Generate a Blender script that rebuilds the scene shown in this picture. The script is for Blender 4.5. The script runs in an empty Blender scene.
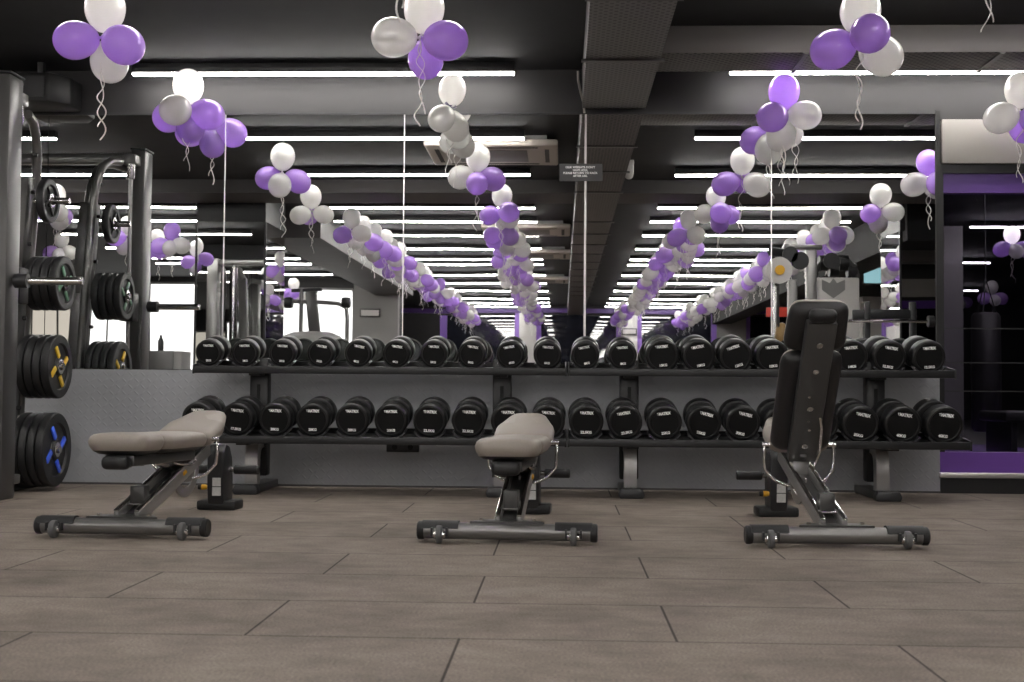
import bpy, bmesh, math, random
from mathutils import Vector, Matrix, Euler
random.seed(7)
scene = bpy.context.scene
COL = scene.collection
PI = math.pi
R = math.radians

# ------------------------------------------------------------------ camera
F, CX, CY = 1250.0, 512.0, 341.0          # focal length and centre in pixels of a 1024x682 frame
D, H = 8.83, 0.71                         # distance of the lens from the mirror wall, lens height
yc = Vector((50.0, -47.0, -F)).normalized()      # world +Y seen from the camera
xc = Vector((1.0, -0.0075, 0.0)); xc = (xc - yc * xc.dot(yc)).normalized()
zc = xc.cross(yc)
W2C = Matrix((xc, yc, zc)).transposed()   # columns: world axes in camera axes
C2W = W2C.transposed()
CAM = Vector((0, -D, H))
cam_d = bpy.data.cameras.new('camera'); cam = bpy.data.objects.new('camera', cam_d); COL.objects.link(cam)
cam_d.sensor_width = 36; cam_d.lens = F / 1024 * 36; cam_d.clip_end = 200; cam_d.clip_start = .05
cam.matrix_world = Matrix.Translation(CAM) @ C2W.to_4x4()
cam_d.dof.use_dof = True; cam_d.dof.focus_distance = 7.4; cam_d.dof.aperture_fstop = 5.0
scene.camera = cam

def ray(px, py): return C2W @ Vector(((px - CX) / F, -(py - CY) / F, -1))
def at(px, py, Y):                        # point of the plane y = Y seen at a pixel
    r = ray(px, py); return CAM + r * ((Y - CAM.y) / r.y)
def on_floor(px, py):
    r = ray(px, py); return CAM + r * ((0 - CAM.z) / r.z)
def refl(px, py, Y):                      # real point (behind the camera side) whose mirror image is at the pixel
    p = at(px, py, -Y); return Vector((p.x, Y, p.z))

# ------------------------------------------------------------------ materials
def nt(name):
    m = bpy.data.materials.new(name); m.use_nodes = True
    n = m.node_tree; b = n.nodes['Principled BSDF']
    return m, n, b
def node(n, t, **kw):
    x = n.nodes.new(t)
    for k, v in kw.items(): setattr(x, k, v)
    return x
def math_(n, op, a, b=None, c=None):
    x = n.nodes.new('ShaderNodeMath'); x.operation = op
    for i, v in enumerate((a, b, c)):
        if v is None: continue
        if isinstance(v, (int, float)): x.inputs[i].default_value = v
        else: n.links.new(v, x.inputs[i])
    return x.outputs[0]
def mat(name, col, rough=.5, metal=0.0, noise=40., var=.12, bump=0.0, spec=.5, coat=0.0, rvar=.1, detail=4):
    """procedural surface: base colour broken up by object-space noise, roughness noise, optional bump"""
    m, n, b = nt(name)
    tc = node(n, 'ShaderNodeTexCoord'); nz = node(n, 'ShaderNodeTexNoise')
    nz.inputs['Scale'].default_value = noise; nz.inputs['Detail'].default_value = detail
    n.links.new(tc.outputs['Object'], nz.inputs['Vector'])
    mx = node(n, 'ShaderNodeMix', data_type='RGBA')
    mx.inputs['A'].default_value = (*[max(0, c * (1 - var)) for c in col], 1)
    mx.inputs['B'].default_value = (*[min(1, c * (1 + var)) for c in col], 1)
    n.links.new(nz.outputs['Fac'], mx.inputs['Factor']); n.links.new(mx.outputs['Result'], b.inputs['Base Color'])
    rr = math_(n, 'MULTIPLY_ADD', nz.outputs['Fac'], rvar, max(.02, rough - rvar / 2)); n.links.new(rr, b.inputs['Roughness'])
    b.inputs['Metallic'].default_value = metal; b.inputs['Specular IOR Level'].default_value = spec
    b.inputs['Coat Weight'].default_value = coat
    if bump:
        bp = node(n, 'ShaderNodeBump'); bp.inputs['Strength'].default_value = bump; bp.inputs['Distance'].default_value = .01
        n.links.new(nz.outputs['Fac'], bp.inputs['Height']); n.links.new(bp.outputs['Normal'], b.inputs['Normal'])
    return m
def emit(name, col, s, var=.06):
    m, n, b = nt(name); n.nodes.remove(b)
    tc = node(n, 'ShaderNodeTexCoord'); nz = node(n, 'ShaderNodeTexNoise'); nz.inputs['Scale'].default_value = 3
    n.links.new(tc.outputs['Object'], nz.inputs['Vector'])
    e = node(n, 'ShaderNodeEmission'); e.inputs['Color'].default_value = (*col, 1)
    n.links.new(math_(n, 'MULTIPLY_ADD', nz.outputs['Fac'], s * var, s * (1 - var / 2)), e.inputs['Strength'])
    n.links.new(e.outputs[0], n.nodes['Material Output'].inputs['Surface'])
    return m

M = {}
M['black_rubber'] = mat('black_rubber', (.012, .012, .013), .48, noise=220, bump=.08)
M['urethane'] = mat('black_urethane', (.008, .008, .0085), .4, noise=160, bump=.05)
M['face'] = mat('matte_face', (.0035, .0035, .004), .5, noise=120, spec=.25)
M['black_metal'] = mat('black_powder_coat', (.022, .022, .024), .42, noise=300, bump=.06)
M['grey_metal'] = mat('pewter_powder_coat', (.20, .195, .19), .3, metal=.6, noise=260, bump=.03)
M['dark_metal'] = mat('gunmetal_paint', (.085, .083, .082), .35, metal=.4, noise=200, bump=.03)
M['rack_metal'] = mat('rack_paint', (.018, .018, .019), .42, metal=.2, noise=200, bump=.03)
M['chrome'] = mat('chrome', (.78, .77, .75), .12, metal=1, noise=80, var=.04, rvar=.06)
M['steel'] = mat('brushed_steel', (.5, .49, .48), .25, metal=1, noise=120, var=.08)
M['vinyl'] = mat('taupe_vinyl', (.31, .275, .24), .46, noise=120, var=.06, bump=.10)
M['vinyl_dark'] = mat('black_vinyl', (.016, .015, .016), .45, noise=160, bump=.1)
M['wheel'] = mat('grey_wheel_rubber', (.11, .11, .11), .6, noise=100)
M['yellow'] = mat('yellow_plastic', (.75, .40, .02), .35, noise=60)
M['yellow_ins'] = mat('yellow_insert', (.85, .55, .05), .4, noise=60)
M['blue_ins'] = mat('blue_insert', (.07, .16, .95), .2, noise=60)
M['green_ins'] = mat('green_insert', (.17, .32, .22), .35, noise=60)
M['sticker'] = mat('white_sticker', (.6, .6, .58), .5, noise=90, var=.25)
M['white_print'] = mat('white_print', (.95, .95, .93), .5, noise=60, var=.04)
M['ceiling'] = mat('black_ceiling_paint', (.0068, .0068, .0080), .8, noise=6, var=.3, bump=.1)
M['wall_dark'] = mat('charcoal_wall_paint', (.021, .0198, .021), .6, noise=5, var=.12)
M['wall_beige'] = mat('pale_beige_panel', (.245, .228, .212), .6, noise=4, var=.06)
M['wall_white'] = mat('white_wall_paint', (.62, .61, .59), .6, noise=4, var=.05)
M['column'] = mat('grey_column_paint', (.24, .235, .23), .6, noise=4, var=.06)
M['brown_soffit'] = mat('taupe_soffit_paint', (.032, .028, .028), .6, noise=4, var=.1)
M['purple'] = mat('purple_paint', (.07, .025, .17), .45, noise=8, var=.1)
M['purple_trim'] = mat('bright_purple_trim', (.26, .14, .52), .5, noise=8, var=.08)
M['black_trim'] = mat('black_trim', (.005, .005, .0055), .5, noise=20)
M['purple_sill'] = mat('purple_sill_paint', (.17, .065, .37), .5, noise=8, var=.08)
M['silver_paint'] = mat('silver_paint', (.40, .39, .38), .3, metal=.6, noise=120, var=.08)
M['tube_metal'] = mat('polished_graphite', (.22, .215, .21), .30, metal=.6, noise=12, var=.05, rvar=.03)
M['black_base'] = mat('black_plinth', (.014, .014, .015), .5, noise=20)
M['alu'] = mat('aluminium_trim', (.6, .58, .57), .3, metal=.9, noise=50, var=.05)
M['plastic_white'] = mat('white_plastic', (.6, .58, .56), .4, noise=30, var=.05)
M['ac'] = mat('ivory_plastic', (.50, .45, .40), .45, noise=20, var=.06)
M['slot'] = mat('dark_slot', (.05, .045, .04), .6, noise=30)
M['red'] = mat('red_sign', (.6, .06, .04), .4, noise=10)
M['wood_gold'] = mat('bronze_plastic', (.30, .18, .06), .35, noise=30)
M['strip'] = emit('led_strip', (1, .965, .92), 16.5)
M['dim_strip'] = emit('dim_led_strip', (1, .96, .94), 15.0)
M['daylight'] = emit('daylit_frosted_window', (1, .985, .96), .55, .12)  # emission replaces the light falling on the white end wall
M['cream_light'] = emit('cream_lit_window', (1, .90, .77), .17, .1)  # weaker cream emission for the same brightly lit wall
M['screen'] = emit('cyan_screen', (.45, .80, .88), .17, .3)

def duct_mat():
    m, n, b = nt('perforated_duct')
    tc = node(n, 'ShaderNodeTexCoord'); mp = node(n, 'ShaderNodeMapping'); mp.inputs['Rotation'].default_value = (0, 0, R(45))
    n.links.new(tc.outputs['Object'], mp.inputs['Vector'])
    vo = node(n, 'ShaderNodeTexVoronoi'); vo.inputs['Scale'].default_value = 26; vo.inputs['Randomness'].default_value = 0
    n.links.new(mp.outputs[0], vo.inputs['Vector'])
    hole = math_(n, 'LESS_THAN', vo.outputs['Distance'], .28)
    mx = node(n, 'ShaderNodeMix', data_type='RGBA'); mx.inputs['A'].default_value = (.135, .125, .122, 1); mx.inputs['B'].default_value = (.02, .02, .02, 1)
    n.links.new(hole, mx.inputs['Factor']); n.links.new(mx.outputs['Result'], b.inputs['Base Color'])
    b.inputs['Roughness'].default_value = .5; b.inputs['Metallic'].default_value = .2
    return m
M['duct'] = duct_mat()

def floor_mat():
    m, n, b = nt('rubber_tile_floor')
    tc = node(n, 'ShaderNodeTexCoord')
    br = node(n, 'ShaderNodeTexBrick'); br.offset = .5; br.offset_frequency = 2; br.squash = 1
    mp = node(n, 'ShaderNodeMapping'); mp.inputs['Location'].default_value = FLOOR_OFF
    n.links.new(tc.outputs['Object'], mp.inputs['Vector']); n.links.new(mp.outputs[0], br.inputs['Vector'])
    br.inputs['Scale'].default_value = 1; br.inputs['Brick Width'].default_value = TILE_L; br.inputs['Row Height'].default_value = TILE_W
    br.inputs['Mortar Size'].default_value = .0045; br.inputs['Mortar Smooth'].default_value = .3
    br.inputs['Color1'].default_value = (.93, .93, .93, 1); br.inputs['Color2'].default_value = (1.06, 1.06, 1.06, 1); br.inputs['Mortar'].default_value = (.16, .14, .13, 1)
    n1 = node(n, 'ShaderNodeTexNoise'); n1.inputs['Scale'].default_value = 1.5; n1.inputs['Detail'].default_value = 6; n1.inputs['Roughness'].default_value = .65
    n2 = node(n, 'ShaderNodeTexNoise'); n2.inputs['Scale'].default_value = 120; n2.inputs['Detail'].default_value = 3
    n3 = node(n, 'ShaderNodeTexNoise'); n3.inputs['Scale'].default_value = 9; n3.inputs['Detail'].default_value = 5
    mp3 = node(n, 'ShaderNodeMapping'); mp3.inputs['Scale'].default_value = (.8, 1.3, 1)
    n.links.new(tc.outputs['Object'], mp3.inputs['Vector']); n.links.new(mp3.outputs[0], n3.inputs['Vector'])
    n.links.new(tc.outputs['Object'], n1.inputs['Vector']); n.links.new(tc.outputs['Object'], n2.inputs['Vector'])
    rp = node(n, 'ShaderNodeValToRGB')
    rp.color_ramp.elements[0].position = .32; rp.color_ramp.elements[0].color = (.134, .107, .088, 1)
    rp.color_ramp.elements[1].position = .68; rp.color_ramp.elements[1].color = (.305, .256, .218, 1)
    mixn = math_(n, 'ADD', math_(n, 'MULTIPLY', n1.outputs['Fac'], .7), math_(n, 'MULTIPLY', n3.outputs['Fac'], .3))
    n.links.new(mixn, rp.inputs['Fac'])
    g = math_(n, 'MULTIPLY_ADD', n2.outputs['Fac'], 1.6, .18)
    mu = node(n, 'ShaderNodeMix', data_type='RGBA', blend_type='MULTIPLY'); mu.inputs['Factor'].default_value = 1
    n.links.new(rp.outputs['Color'], mu.inputs['A']); n.links.new(br.outputs['Color'], mu.inputs['B'])
    mu2 = node(n, 'ShaderNodeMix', data_type='RGBA', blend_type='MULTIPLY'); mu2.inputs['Factor'].default_value = 1
    n.links.new(mu.outputs['Result'], mu2.inputs['A']); n.links.new(g, mu2.inputs['B'])
    n.links.new(mu2.outputs['Result'], b.inputs['Base Color'])
    b.inputs['Roughness'].default_value = .78; b.inputs['Specular IOR Level'].default_value = .35
    hgt = math_(n, 'ADD', math_(n, 'MULTIPLY', br.outputs['Fac'], -1.0), math_(n, 'MULTIPLY', n2.outputs['Fac'], .25))
    bp = node(n, 'ShaderNodeBump'); bp.inputs['Strength'].default_value = .5; bp.inputs['Distance'].default_value = .006
    n.links.new(hgt, bp.inputs['Height']); n.links.new(bp.outputs['Normal'], b.inputs['Normal'])
    return m

def plate_mat():
    """raised five-bar checker plate: lozenges turning left and right in alternate cells"""
    m, n, b = nt('checker_plate')
    tc = node(n, 'ShaderNodeTexCoord'); sp = node(n, 'ShaderNodeSeparateXYZ'); n.links.new(tc.outputs['Object'], sp.inputs[0])
    s = 1 / .045
    u = math_(n, 'MULTIPLY', sp.outputs['X'], s); v = math_(n, 'MULTIPLY', sp.outputs['Z'], s)
    par = math_(n, 'MODULO', math_(n, 'ADD', math_(n, 'FLOOR', u), math_(n, 'ADD', math_(n, 'FLOOR', v), 2000)), 2)
    par = math_(n, 'GREATER_THAN', par, .5)
    fu = math_(n, 'SUBTRACT', math_(n, 'FRACT', u), .5); fv = math_(n, 'SUBTRACT', math_(n, 'FRACT', v), .5)
    sg = math_(n, 'MULTIPLY_ADD', par, 2, -1); fu = math_(n, 'MULTIPLY', fu, sg)
    a = math_(n, 'MULTIPLY', math_(n, 'ADD', fu, fv), .7071); c = math_(n, 'MULTIPLY', math_(n, 'SUBTRACT', fu, fv), .7071)
    e = math_(n, 'ADD', math_(n, 'POWER', math_(n, 'ABSOLUTE', math_(n, 'DIVIDE', a, .52)), 2), math_(n, 'POWER', math_(n, 'ABSOLUTE', math_(n, 'DIVIDE', c, .15)), 2))
    hgt = math_(n, 'MAXIMUM', math_(n, 'SUBTRACT', 1, e), 0)
    nz = node(n, 'ShaderNodeTexNoise'); nz.inputs['Scale'].default_value = 3; nz.inputs['Detail'].default_value = 5
    n.links.new(tc.outputs['Object'], nz.inputs['Vector'])
    mx = node(n, 'ShaderNodeMix', data_type='RGBA'); mx.inputs['A'].default_value = (.36, .37, .39, 1); mx.inputs['B'].default_value = (.45, .462, .485, 1)
    n.links.new(nz.outputs['Fac'], mx.inputs['Factor']); n.links.new(mx.outputs['Result'], b.inputs['Base Color'])
    b.inputs['Metallic'].default_value = .25; b.inputs['Roughness'].default_value = .45
    bp = node(n, 'ShaderNodeBump'); bp.inputs['Strength'].default_value = .32; bp.inputs['Distance'].default_value = .004
    n.links.new(hgt, bp.inputs['Height']); n.links.new(bp.outputs['Normal'], b.inputs['Normal'])
    return m
M['plate'] = plate_mat()

def mirror_mat():
    m, n, b = nt('mirror_silver')
    tc = node(n, 'ShaderNodeTexCoord'); nz = node(n, 'ShaderNodeTexNoise'); nz.inputs['Scale'].default_value = 1.3; nz.inputs['Detail'].default_value = 1
    n.links.new(tc.outputs['Object'], nz.inputs['Vector'])
    b.inputs['Base Color'].default_value = (.88, .89, .885, 1); b.inputs['Metallic'].default_value = 1; b.inputs['Roughness'].default_value = 0.0
    bp = node(n, 'ShaderNodeBump'); bp.inputs['Strength'].default_value = .05; bp.inputs['Distance'].default_value = .01
    n.links.new(nz.outputs['Fac'], bp.inputs['Height']); n.links.new(bp.outputs['Normal'], b.inputs['Normal'])
    return m
M['mirror'] = mirror_mat()

def dark_glass(name, tint, gloss):
    m, n, b = nt(name); n.nodes.remove(b)
    t = node(n, 'ShaderNodeBsdfTransparent'); t.inputs[0].default_value = (*tint, 1)
    g = node(n, 'ShaderNodeBsdfGlossy'); g.inputs['Roughness'].default_value = .01; g.inputs['Color'].default_value = (1, 1, 1, 1)
    mx = node(n, 'ShaderNodeMixShader')
    fr = node(n, 'ShaderNodeFresnel'); fr.inputs['IOR'].default_value = 1.45
    nz = node(n, 'ShaderNodeTexNoise'); nz.inputs['Scale'].default_value = 4
    n.links.new(math_(n, 'MULTIPLY', fr.outputs[0], math_(n, 'MULTIPLY_ADD', nz.outputs['Fac'], .1, gloss)), mx.inputs[0])
    n.links.new(t.outputs[0], mx.inputs[1]); n.links.new(g.outputs[0], mx.inputs[2])
    n.links.new(mx.outputs[0], n.nodes['Material Output'].inputs['Surface'])
    return m
M['tint_glass'] = dark_glass('tinted_partition_glass', (.62, .60, .66), .35)
M['far_glass'] = mat('black_glazing', (.012, .013, .02), .02, noise=3, spec=1.0, rvar=.0)
M['sign'] = mat('charcoal_sign_vinyl', (.05, .05, .053), .5, noise=30)

def balloon_mat(name, col, tr):
    m, n, b = nt(name)
    tc = node(n, 'ShaderNodeTexCoord'); nz = node(n, 'ShaderNodeTexNoise'); nz.inputs['Scale'].default_value = 9
    n.links.new(tc.outputs['Object'], nz.inputs['Vector'])
    mx = node(n, 'ShaderNodeMix', data_type='RGBA'); mx.inputs['A'].default_value = (*[c * .93 for c in col], 1); mx.inputs['B'].default_value = (*[min(1, c * 1.07) for c in col], 1)
    n.links.new(nz.outputs['Fac'], mx.inputs['Factor']); n.links.new(mx.outputs['Result'], b.inputs['Base Color'])
    b.inputs['Roughness'].default_value = .2; b.inputs['Metallic'].default_value = .1; b.inputs['Coat Weight'].default_value = 1.0; b.inputs['Coat Roughness'].default_value = .08
    t = node(n, 'ShaderNodeBsdfTranslucent'); n.links.new(mx.outputs['Result'], t.inputs['Color'])
    ms = node(n, 'ShaderNodeMixShader'); ms.inputs[0].default_value = tr
    n.links.new(b.outputs[0], ms.inputs[1]); n.links.new(t.outputs[0], ms.inputs[2])
    n.links.new(ms.outputs[0], n.nodes['Material Output'].inputs['Surface'])
    return m
M['bal_white'] = balloon_mat('pearl_white_latex', (.80, .79, .775), .62)
M['bal_purple'] = balloon_mat('pearl_purple_latex', (.60, .41, .84), .62)
M['ribbon'] = mat('white_curling_ribbon', (.80, .77, .74), .35, noise=40, var=.05)
M['bow'] = mat('dark_purple_ribbon', (.05, .03, .12), .35, noise=40)

# ------------------------------------------------------------------ mesh helpers
class B:
    """collects shapes into ONE mesh"""
    def __init__(s): s.bm = bmesh.new()
    def _add(s, tmp, mx=None):
        if mx is not None: bmesh.ops.transform(tmp, matrix=mx, verts=tmp.verts)
        me = bpy.data.meshes.new('t'); tmp.to_mesh(me); tmp.free(); s.bm.from_mesh(me); bpy.data.meshes.remove(me)
        return s
    def box(s, size, loc=(0, 0, 0), rot=(0, 0, 0), bev=0.0, seg=2):
        t = bmesh.new(); bmesh.ops.create_cube(t, size=1)
        bmesh.ops.scale(t, vec=size, verts=t.verts)
        if bev: bmesh.ops.bevel(t, geom=t.edges[:], offset=min(bev, min(size) * .49), segments=seg, profile=.5, affect='EDGES')
        return s._add(t, Matrix.Translation(loc) @ Euler(rot).to_matrix().to_4x4())
    def box2(s, a, b, bev=0.0, seg=2):      # from corner to corner
        a, b = Vector(a), Vector(b); return s.box([abs(b[i] - a[i]) for i in range(3)], (a + b) / 2, bev=bev, seg=seg)
    def beam(s, a, b, w, h, bev=0.0, up=(0, 0, 1)):   # rectangular bar from a to b, w across, h along up
        a, b = Vector(a), Vector(b); y = (b - a); L = y.length; y.normalize()
        x = y.cross(Vector(up));
        if x.length < 1e-4: x = Vector((1, 0, 0))
        x.normalize(); z = x.cross(y)
        t = bmesh.new(); bmesh.ops.create_cube(t, size=1); bmesh.ops.scale(t, vec=(w, L, h), verts=t.verts)
        if bev: bmesh.ops.bevel(t, geom=t.edges[:], offset=min(bev, w * .45, h * .45), segments=2, profile=.5, affect='EDGES')
        mx = Matrix((x, y, z)).transposed().to_4x4(); mx.translation = (a + b) / 2
        return s._add(t, mx)
    def tube(s, pts, r, n=12, cap=True, closed=False, flat=1.0):
        pts = [Vector(p) for p in pts]; rs = r if isinstance(r, (list, tuple)) else [r] * len(pts)
        bm = s.bm; rings = []; N = len(pts); prev = None
        for i, p in enumerate(pts):
            if closed: t = pts[(i + 1) % N] - pts[i - 1]
            else: t = pts[min(i + 1, N - 1)] - pts[max(i - 1, 0)]
            t.normalize()
            if prev is None:
                x = t.orthogonal().normalized()
                for c in ((0, 0, 1), (1, 0, 0)):
                    q = Vector(c) - t * t.dot(Vector(c))
                    if q.length > .3: x = q.normalized(); break
            else:
                x = prev - t * prev.dot(t); x.normalize()
            prev = x; y = t.cross(x)
            rings.append([bm.verts.new(p + x * (math.cos(2 * PI * k / n) * rs[i]) + y * (math.sin(2 * PI * k / n) * rs[i] * flat)) for k in range(n)])
        for i in range(N if closed else N - 1):
            a, b = rings[i], rings[(i + 1) % N]
            for k in range(n): bm.faces.new((a[k], a[(k + 1) % n], b[(k + 1) % n], b[k]))
        if cap and not closed:
            bm.faces.new(list(reversed(rings[0]))); bm.faces.new(rings[-1])
        return s
    def lathe(s, prof, n=32, mx=None):      # prof: (radius, z) list, turned about Z
        t = bmesh.new(); rings = []
        for r, z in prof:
            if r < 1e-6: rings.append([t.verts.new((0, 0, z))])
            else: rings.append([t.verts.new((r * math.cos(2 * PI * k / n), r * math.sin(2 * PI * k / n), z)) for k in range(n)])
        for a, b in zip(rings, rings[1:]):
            if len(a) == 1 and len(b) == 1: continue
            for k in range(n):
                k2 = (k + 1) % n
                if len(a) == 1: t.faces.new((a[0], b[k2], b[k]))
                elif len(b) == 1: t.faces.new((a[k], a[k2], b[0]))
                else: t.faces.new((a[k], a[k2], b[k2], b[k]))
        return s._add(t, mx)
    def prism(s, poly, h, mx=None, bev=0.0, seg=2):     # polygon in XY extruded along Z from 0 to h
        t = bmesh.new(); vs = [t.verts.new((x, y, 0)) for x, y in poly]; f = t.faces.new(vs)
        r = bmesh.ops.extrude_face_region(t, geom=[f]); bmesh.ops.translate(t, vec=(0, 0, h), verts=[v for v in r['geom'] if isinstance(v, bmesh.types.BMVert)])
        bmesh.ops.recalc_face_normals(t, faces=t.faces)
        if bev:
            ed = [e for e in t.edges if len(e.link_faces) == 2]
            bmesh.ops.bevel(t, geom=ed, offset=bev, segments=seg, profile=.5, affect='EDGES')
        return s._add(t, mx)
    def build(s, name, m, parent=None, smooth=35, loc=None):
        me = bpy.data.meshes.new(name); bmesh.ops.recalc_face_normals(s.bm, faces=s.bm.faces); s.bm.to_mesh(me); s.bm.free()
        for k in (m if isinstance(m, (list, tuple)) else [m]): me.materials.append(M[k] if isinstance(k, str) else k)
        if smooth: me.shade_smooth(); me.set_sharp_from_angle(angle=R(smooth))
        return link(name, me, parent, loc)
def link(name, me, parent=None, loc=None):
    o = bpy.data.objects.new(name, me); COL.objects.link(o)
    if parent: o.parent = parent
    if loc: o.location = loc
    return o
def tag(o, label, cat, group=None):
    o['label'] = label; o['category'] = cat
    if group: o['group'] = group
    return o
def thing(name, label, cat, loc=(0, 0, 0), rz=0.0, group=None):
    o = bpy.data.objects.new(name, None); COL.objects.link(o); o.empty_display_size = .1
    o.location = loc; o.rotation_euler = (0, 0, rz); return tag(o, label, cat, group)
def struct(o): o['kind'] = 'structure'; return o
def kids(o): return [c for c in bpy.data.objects if c.parent == o]
def frame_mx(o, x, y, z):
    m = Matrix((Vector(x), Vector(y), Vector(z))).transposed().to_4x4(); m.translation = o; return m
def text_mesh(s, size, bold=.0, align='CENTER'):
    cu = bpy.data.curves.new('txt', 'FONT'); cu.body = s; cu.size = size; cu.align_x = align; cu.align_y = 'CENTER'
    cu.offset = bold; cu.resolution_u = 3
    o = bpy.data.objects.new('txt', cu); COL.objects.link(o)
    dg = bpy.context.evaluated_depsgraph_get(); dg.update()
    me = bpy.data.meshes.new_from_object(o.evaluated_get(dg)); bpy.data.objects.remove(o); bpy.data.curves.remove(cu)
    return me
def orient_to(d):                         # matrix taking +Z to d
    return Vector((0, 0, 1)).rotation_difference(Vector(d).normalized()).to_matrix().to_4x4()

# ------------------------------------------------------------------ the setting
TILE_L, TILE_W = 1.226, 0.586
# measured seams: a row seam at pixel (560, 640.2); a cross seam through (458.7, 640.1) in the row nearer the camera
_a = on_floor(560, 640.2); _b = on_floor(450.5, 660)
ZC = 2.975                                  # ceiling height
YF = -25.7                                 # far end of the hall
XL, XR = -12.6, 6.6
FLOOR_OFF = (-_b.x + 10 * TILE_L, -_a.y + 40 * TILE_W, 0)
M['floor'] = floor_mat()
struct(B().box2((XL, YF, -.05), (XR, .0, 0)).build('floor', 'floor'))
struct(B().box2((XL, YF, ZC), (XR, .0, ZC + .1)).build('ceiling', 'ceiling'))
MX = 2.618                                 # end of the mirror
MZ0, MZ1 = .822, 2.652
struct(B().box2((XL, .0, 0), (MX, .12, ZC)).build('wall_mirror_side', 'wall_dark'))
struct(B().box2((XL, -.006, 0.012), (MX + .01, -.0005, MZ0 - .003)).build('wall_panel', 'plate'))
struct(B().box2((XL, -.014, 0), (MX + .01, -.0065, .014)).build('baseboard_mirror_side', 'dark_metal'))
# mirror sheets
seams = [-8.87, -7.58, -6.29, -5.0, -3.714, -2.424, -1.134, .157, 1.465, MX - .012]
where = ['far corner mirror sheet beyond the squat machine', 'second mirror sheet from the far corner', 'third mirror sheet from the far corner', 'mirror sheet just outside the squat machine',
         'mirror sheet behind the squat machine', 'mirror sheet above the end of the dumbbell rack by the squat machine', 'mirror sheet above the middle of the first dumbbell rack',
         'mirror sheet under the printed sign', 'mirror sheet behind the upright bench']
for i in range(len(seams) - 1):
    if i < 2: continue
    t = tag(B().box2((seams[i] + .003, -.008, MZ0), (seams[i + 1] - .003, -.001, MZ1)).build('wall_mirror', 'mirror', smooth=0),
            'tall frameless ' + where[i], 'mirror', 'mirror sheets on the wall')
B_ = B().box2((XL, -.014, MZ1), (MX, -.0005, MZ1 + .018)); struct(B_.build('trim_1', 'black_metal'))
for k, i in enumerate(range(5, 9)):
    w = .0075 if i == 7 else .0035
    struct(B().box2((seams[i] - w, -.0125, MZ0), (seams[i] + w, -.0085, MZ1)).build('trim_%d' % (k + 2), 'alu'))
struct(B().box2((MX - .012, -.022, MZ0), (MX + .018, .0, MZ1 + .02)).build('trim_6', 'black_trim'))
# wall beyond the mirror: head panel, purple reveal, glass partition, sill
XG0, XG1 = MX + .03, 3.34
struct(B().box2((MX, .0, 2.61), (XR, .12, ZC)).build('wall_above_partition', 'wall_dark'))
tag(B().box2((MX + .03, -.03, 2.30), (XR, .1, 2.61), bev=.004).build('bulkhead_panel', 'wall_beige'), 'plain pale beige fascia panel above the glass partition', 'panel')
struct(B().box2((MX + .0, .0, 2.235), (XR, .12, 2.30)).build('trim_7', 'black_trim'))
struct(B().box2((MX + .0, .02, 2.10), (XR, .12, 2.235)).build('trim_8', 'purple'))
struct(B().box2((MX + .0, -.005, .145), (XR, .12, .285)).build('trim_9', 'purple_sill' if 'purple_sill' in M else 'purple_trim'))
struct(B().box2((MX + .0, -.035, .108), (XR, .12, .145), bev=.004).build('trim_10', 'alu'))
struct(B().box2((MX + .01, -.01, 0), (XR, .12, .108)).build('baseboard_partition', 'black_base'))
struct(B().box2((MX, .0, .0), (MX + .045, .12, 2.24)).build('trim_11', 'black_trim'))
struct(B().box2((3.27, -.01, .28), (3.40, .12, 2.24)).build('trim_12', 'black_trim'))
gp = thing('glass_partition', 'dark tinted glass partition with thin rails above the purple sill', 'partition', (MX, .06, .285))
B().box2((.045, -.004, 0), (.66, .004, 1.815)).build('glass_pane', 'tint_glass', gp, 0)
for z in (.42, .62, .86):
    B().box2((.045, -.012, z), (.66, -.005, z + .008)).build('rail', 'black_metal', gp)
gp2 = tag(B().box2((3.40, .056, .285), (XR, .064, 2.1)).build('glass_panel', 'tint_glass', smooth=0), 'tinted glass panel past the dark partition post', 'partition')
# dim room behind the glass
struct(B().box2((MX, .12, -.05), (14, 22, 0)).build('floor_back_room', 'dark_metal'))
struct(B().box2((MX, .12, ZC), (14, 22, ZC + .1)).build('ceiling_back_room', 'ceiling'))
struct(B().box2((MX, 22, 0), (14, 22.1, ZC)).build('wall_back_room_far', 'wall_dark'))
struct(B().box2((MX - .1, .12, 0), (MX, 22, ZC)).build('wall_back_room_side', 'wall_dark'))
struct(B().box2((14, .12, 0), (14.1, 22, ZC)).build('wall_back_room_outer', 'wall_dark'))

# side and far walls of the hall
struct(B().box2((XL - .1, YF, 0), (XL, 0, ZC)).build('wall_left', 'wall_dark'))
struct(B().box2((XR, YF, 0), (XR + .1, 0, ZC)).build('wall_right', 'wall_dark'))
struct(B().box2((XL, YF - .1, 0), (XR, YF, ZC)).build('wall_far', 'wall_dark'))
YW = -17.0
struct(B().box2((XL, YW - .15, 0), (-3.36, YW, ZC)).build('wall_window_end', 'wall_dark'))
struct(B().box2((-4.85, YF, 0), (-4.7, YW - .15, ZC)).build('wall_passage', 'wall_dark'))
struct(B().box2((refl(356, 320, YW).x, YW, 0), (refl(400, 320, YW).x, YW + .3, ZC)).build('pillar', 'column'))
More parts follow.
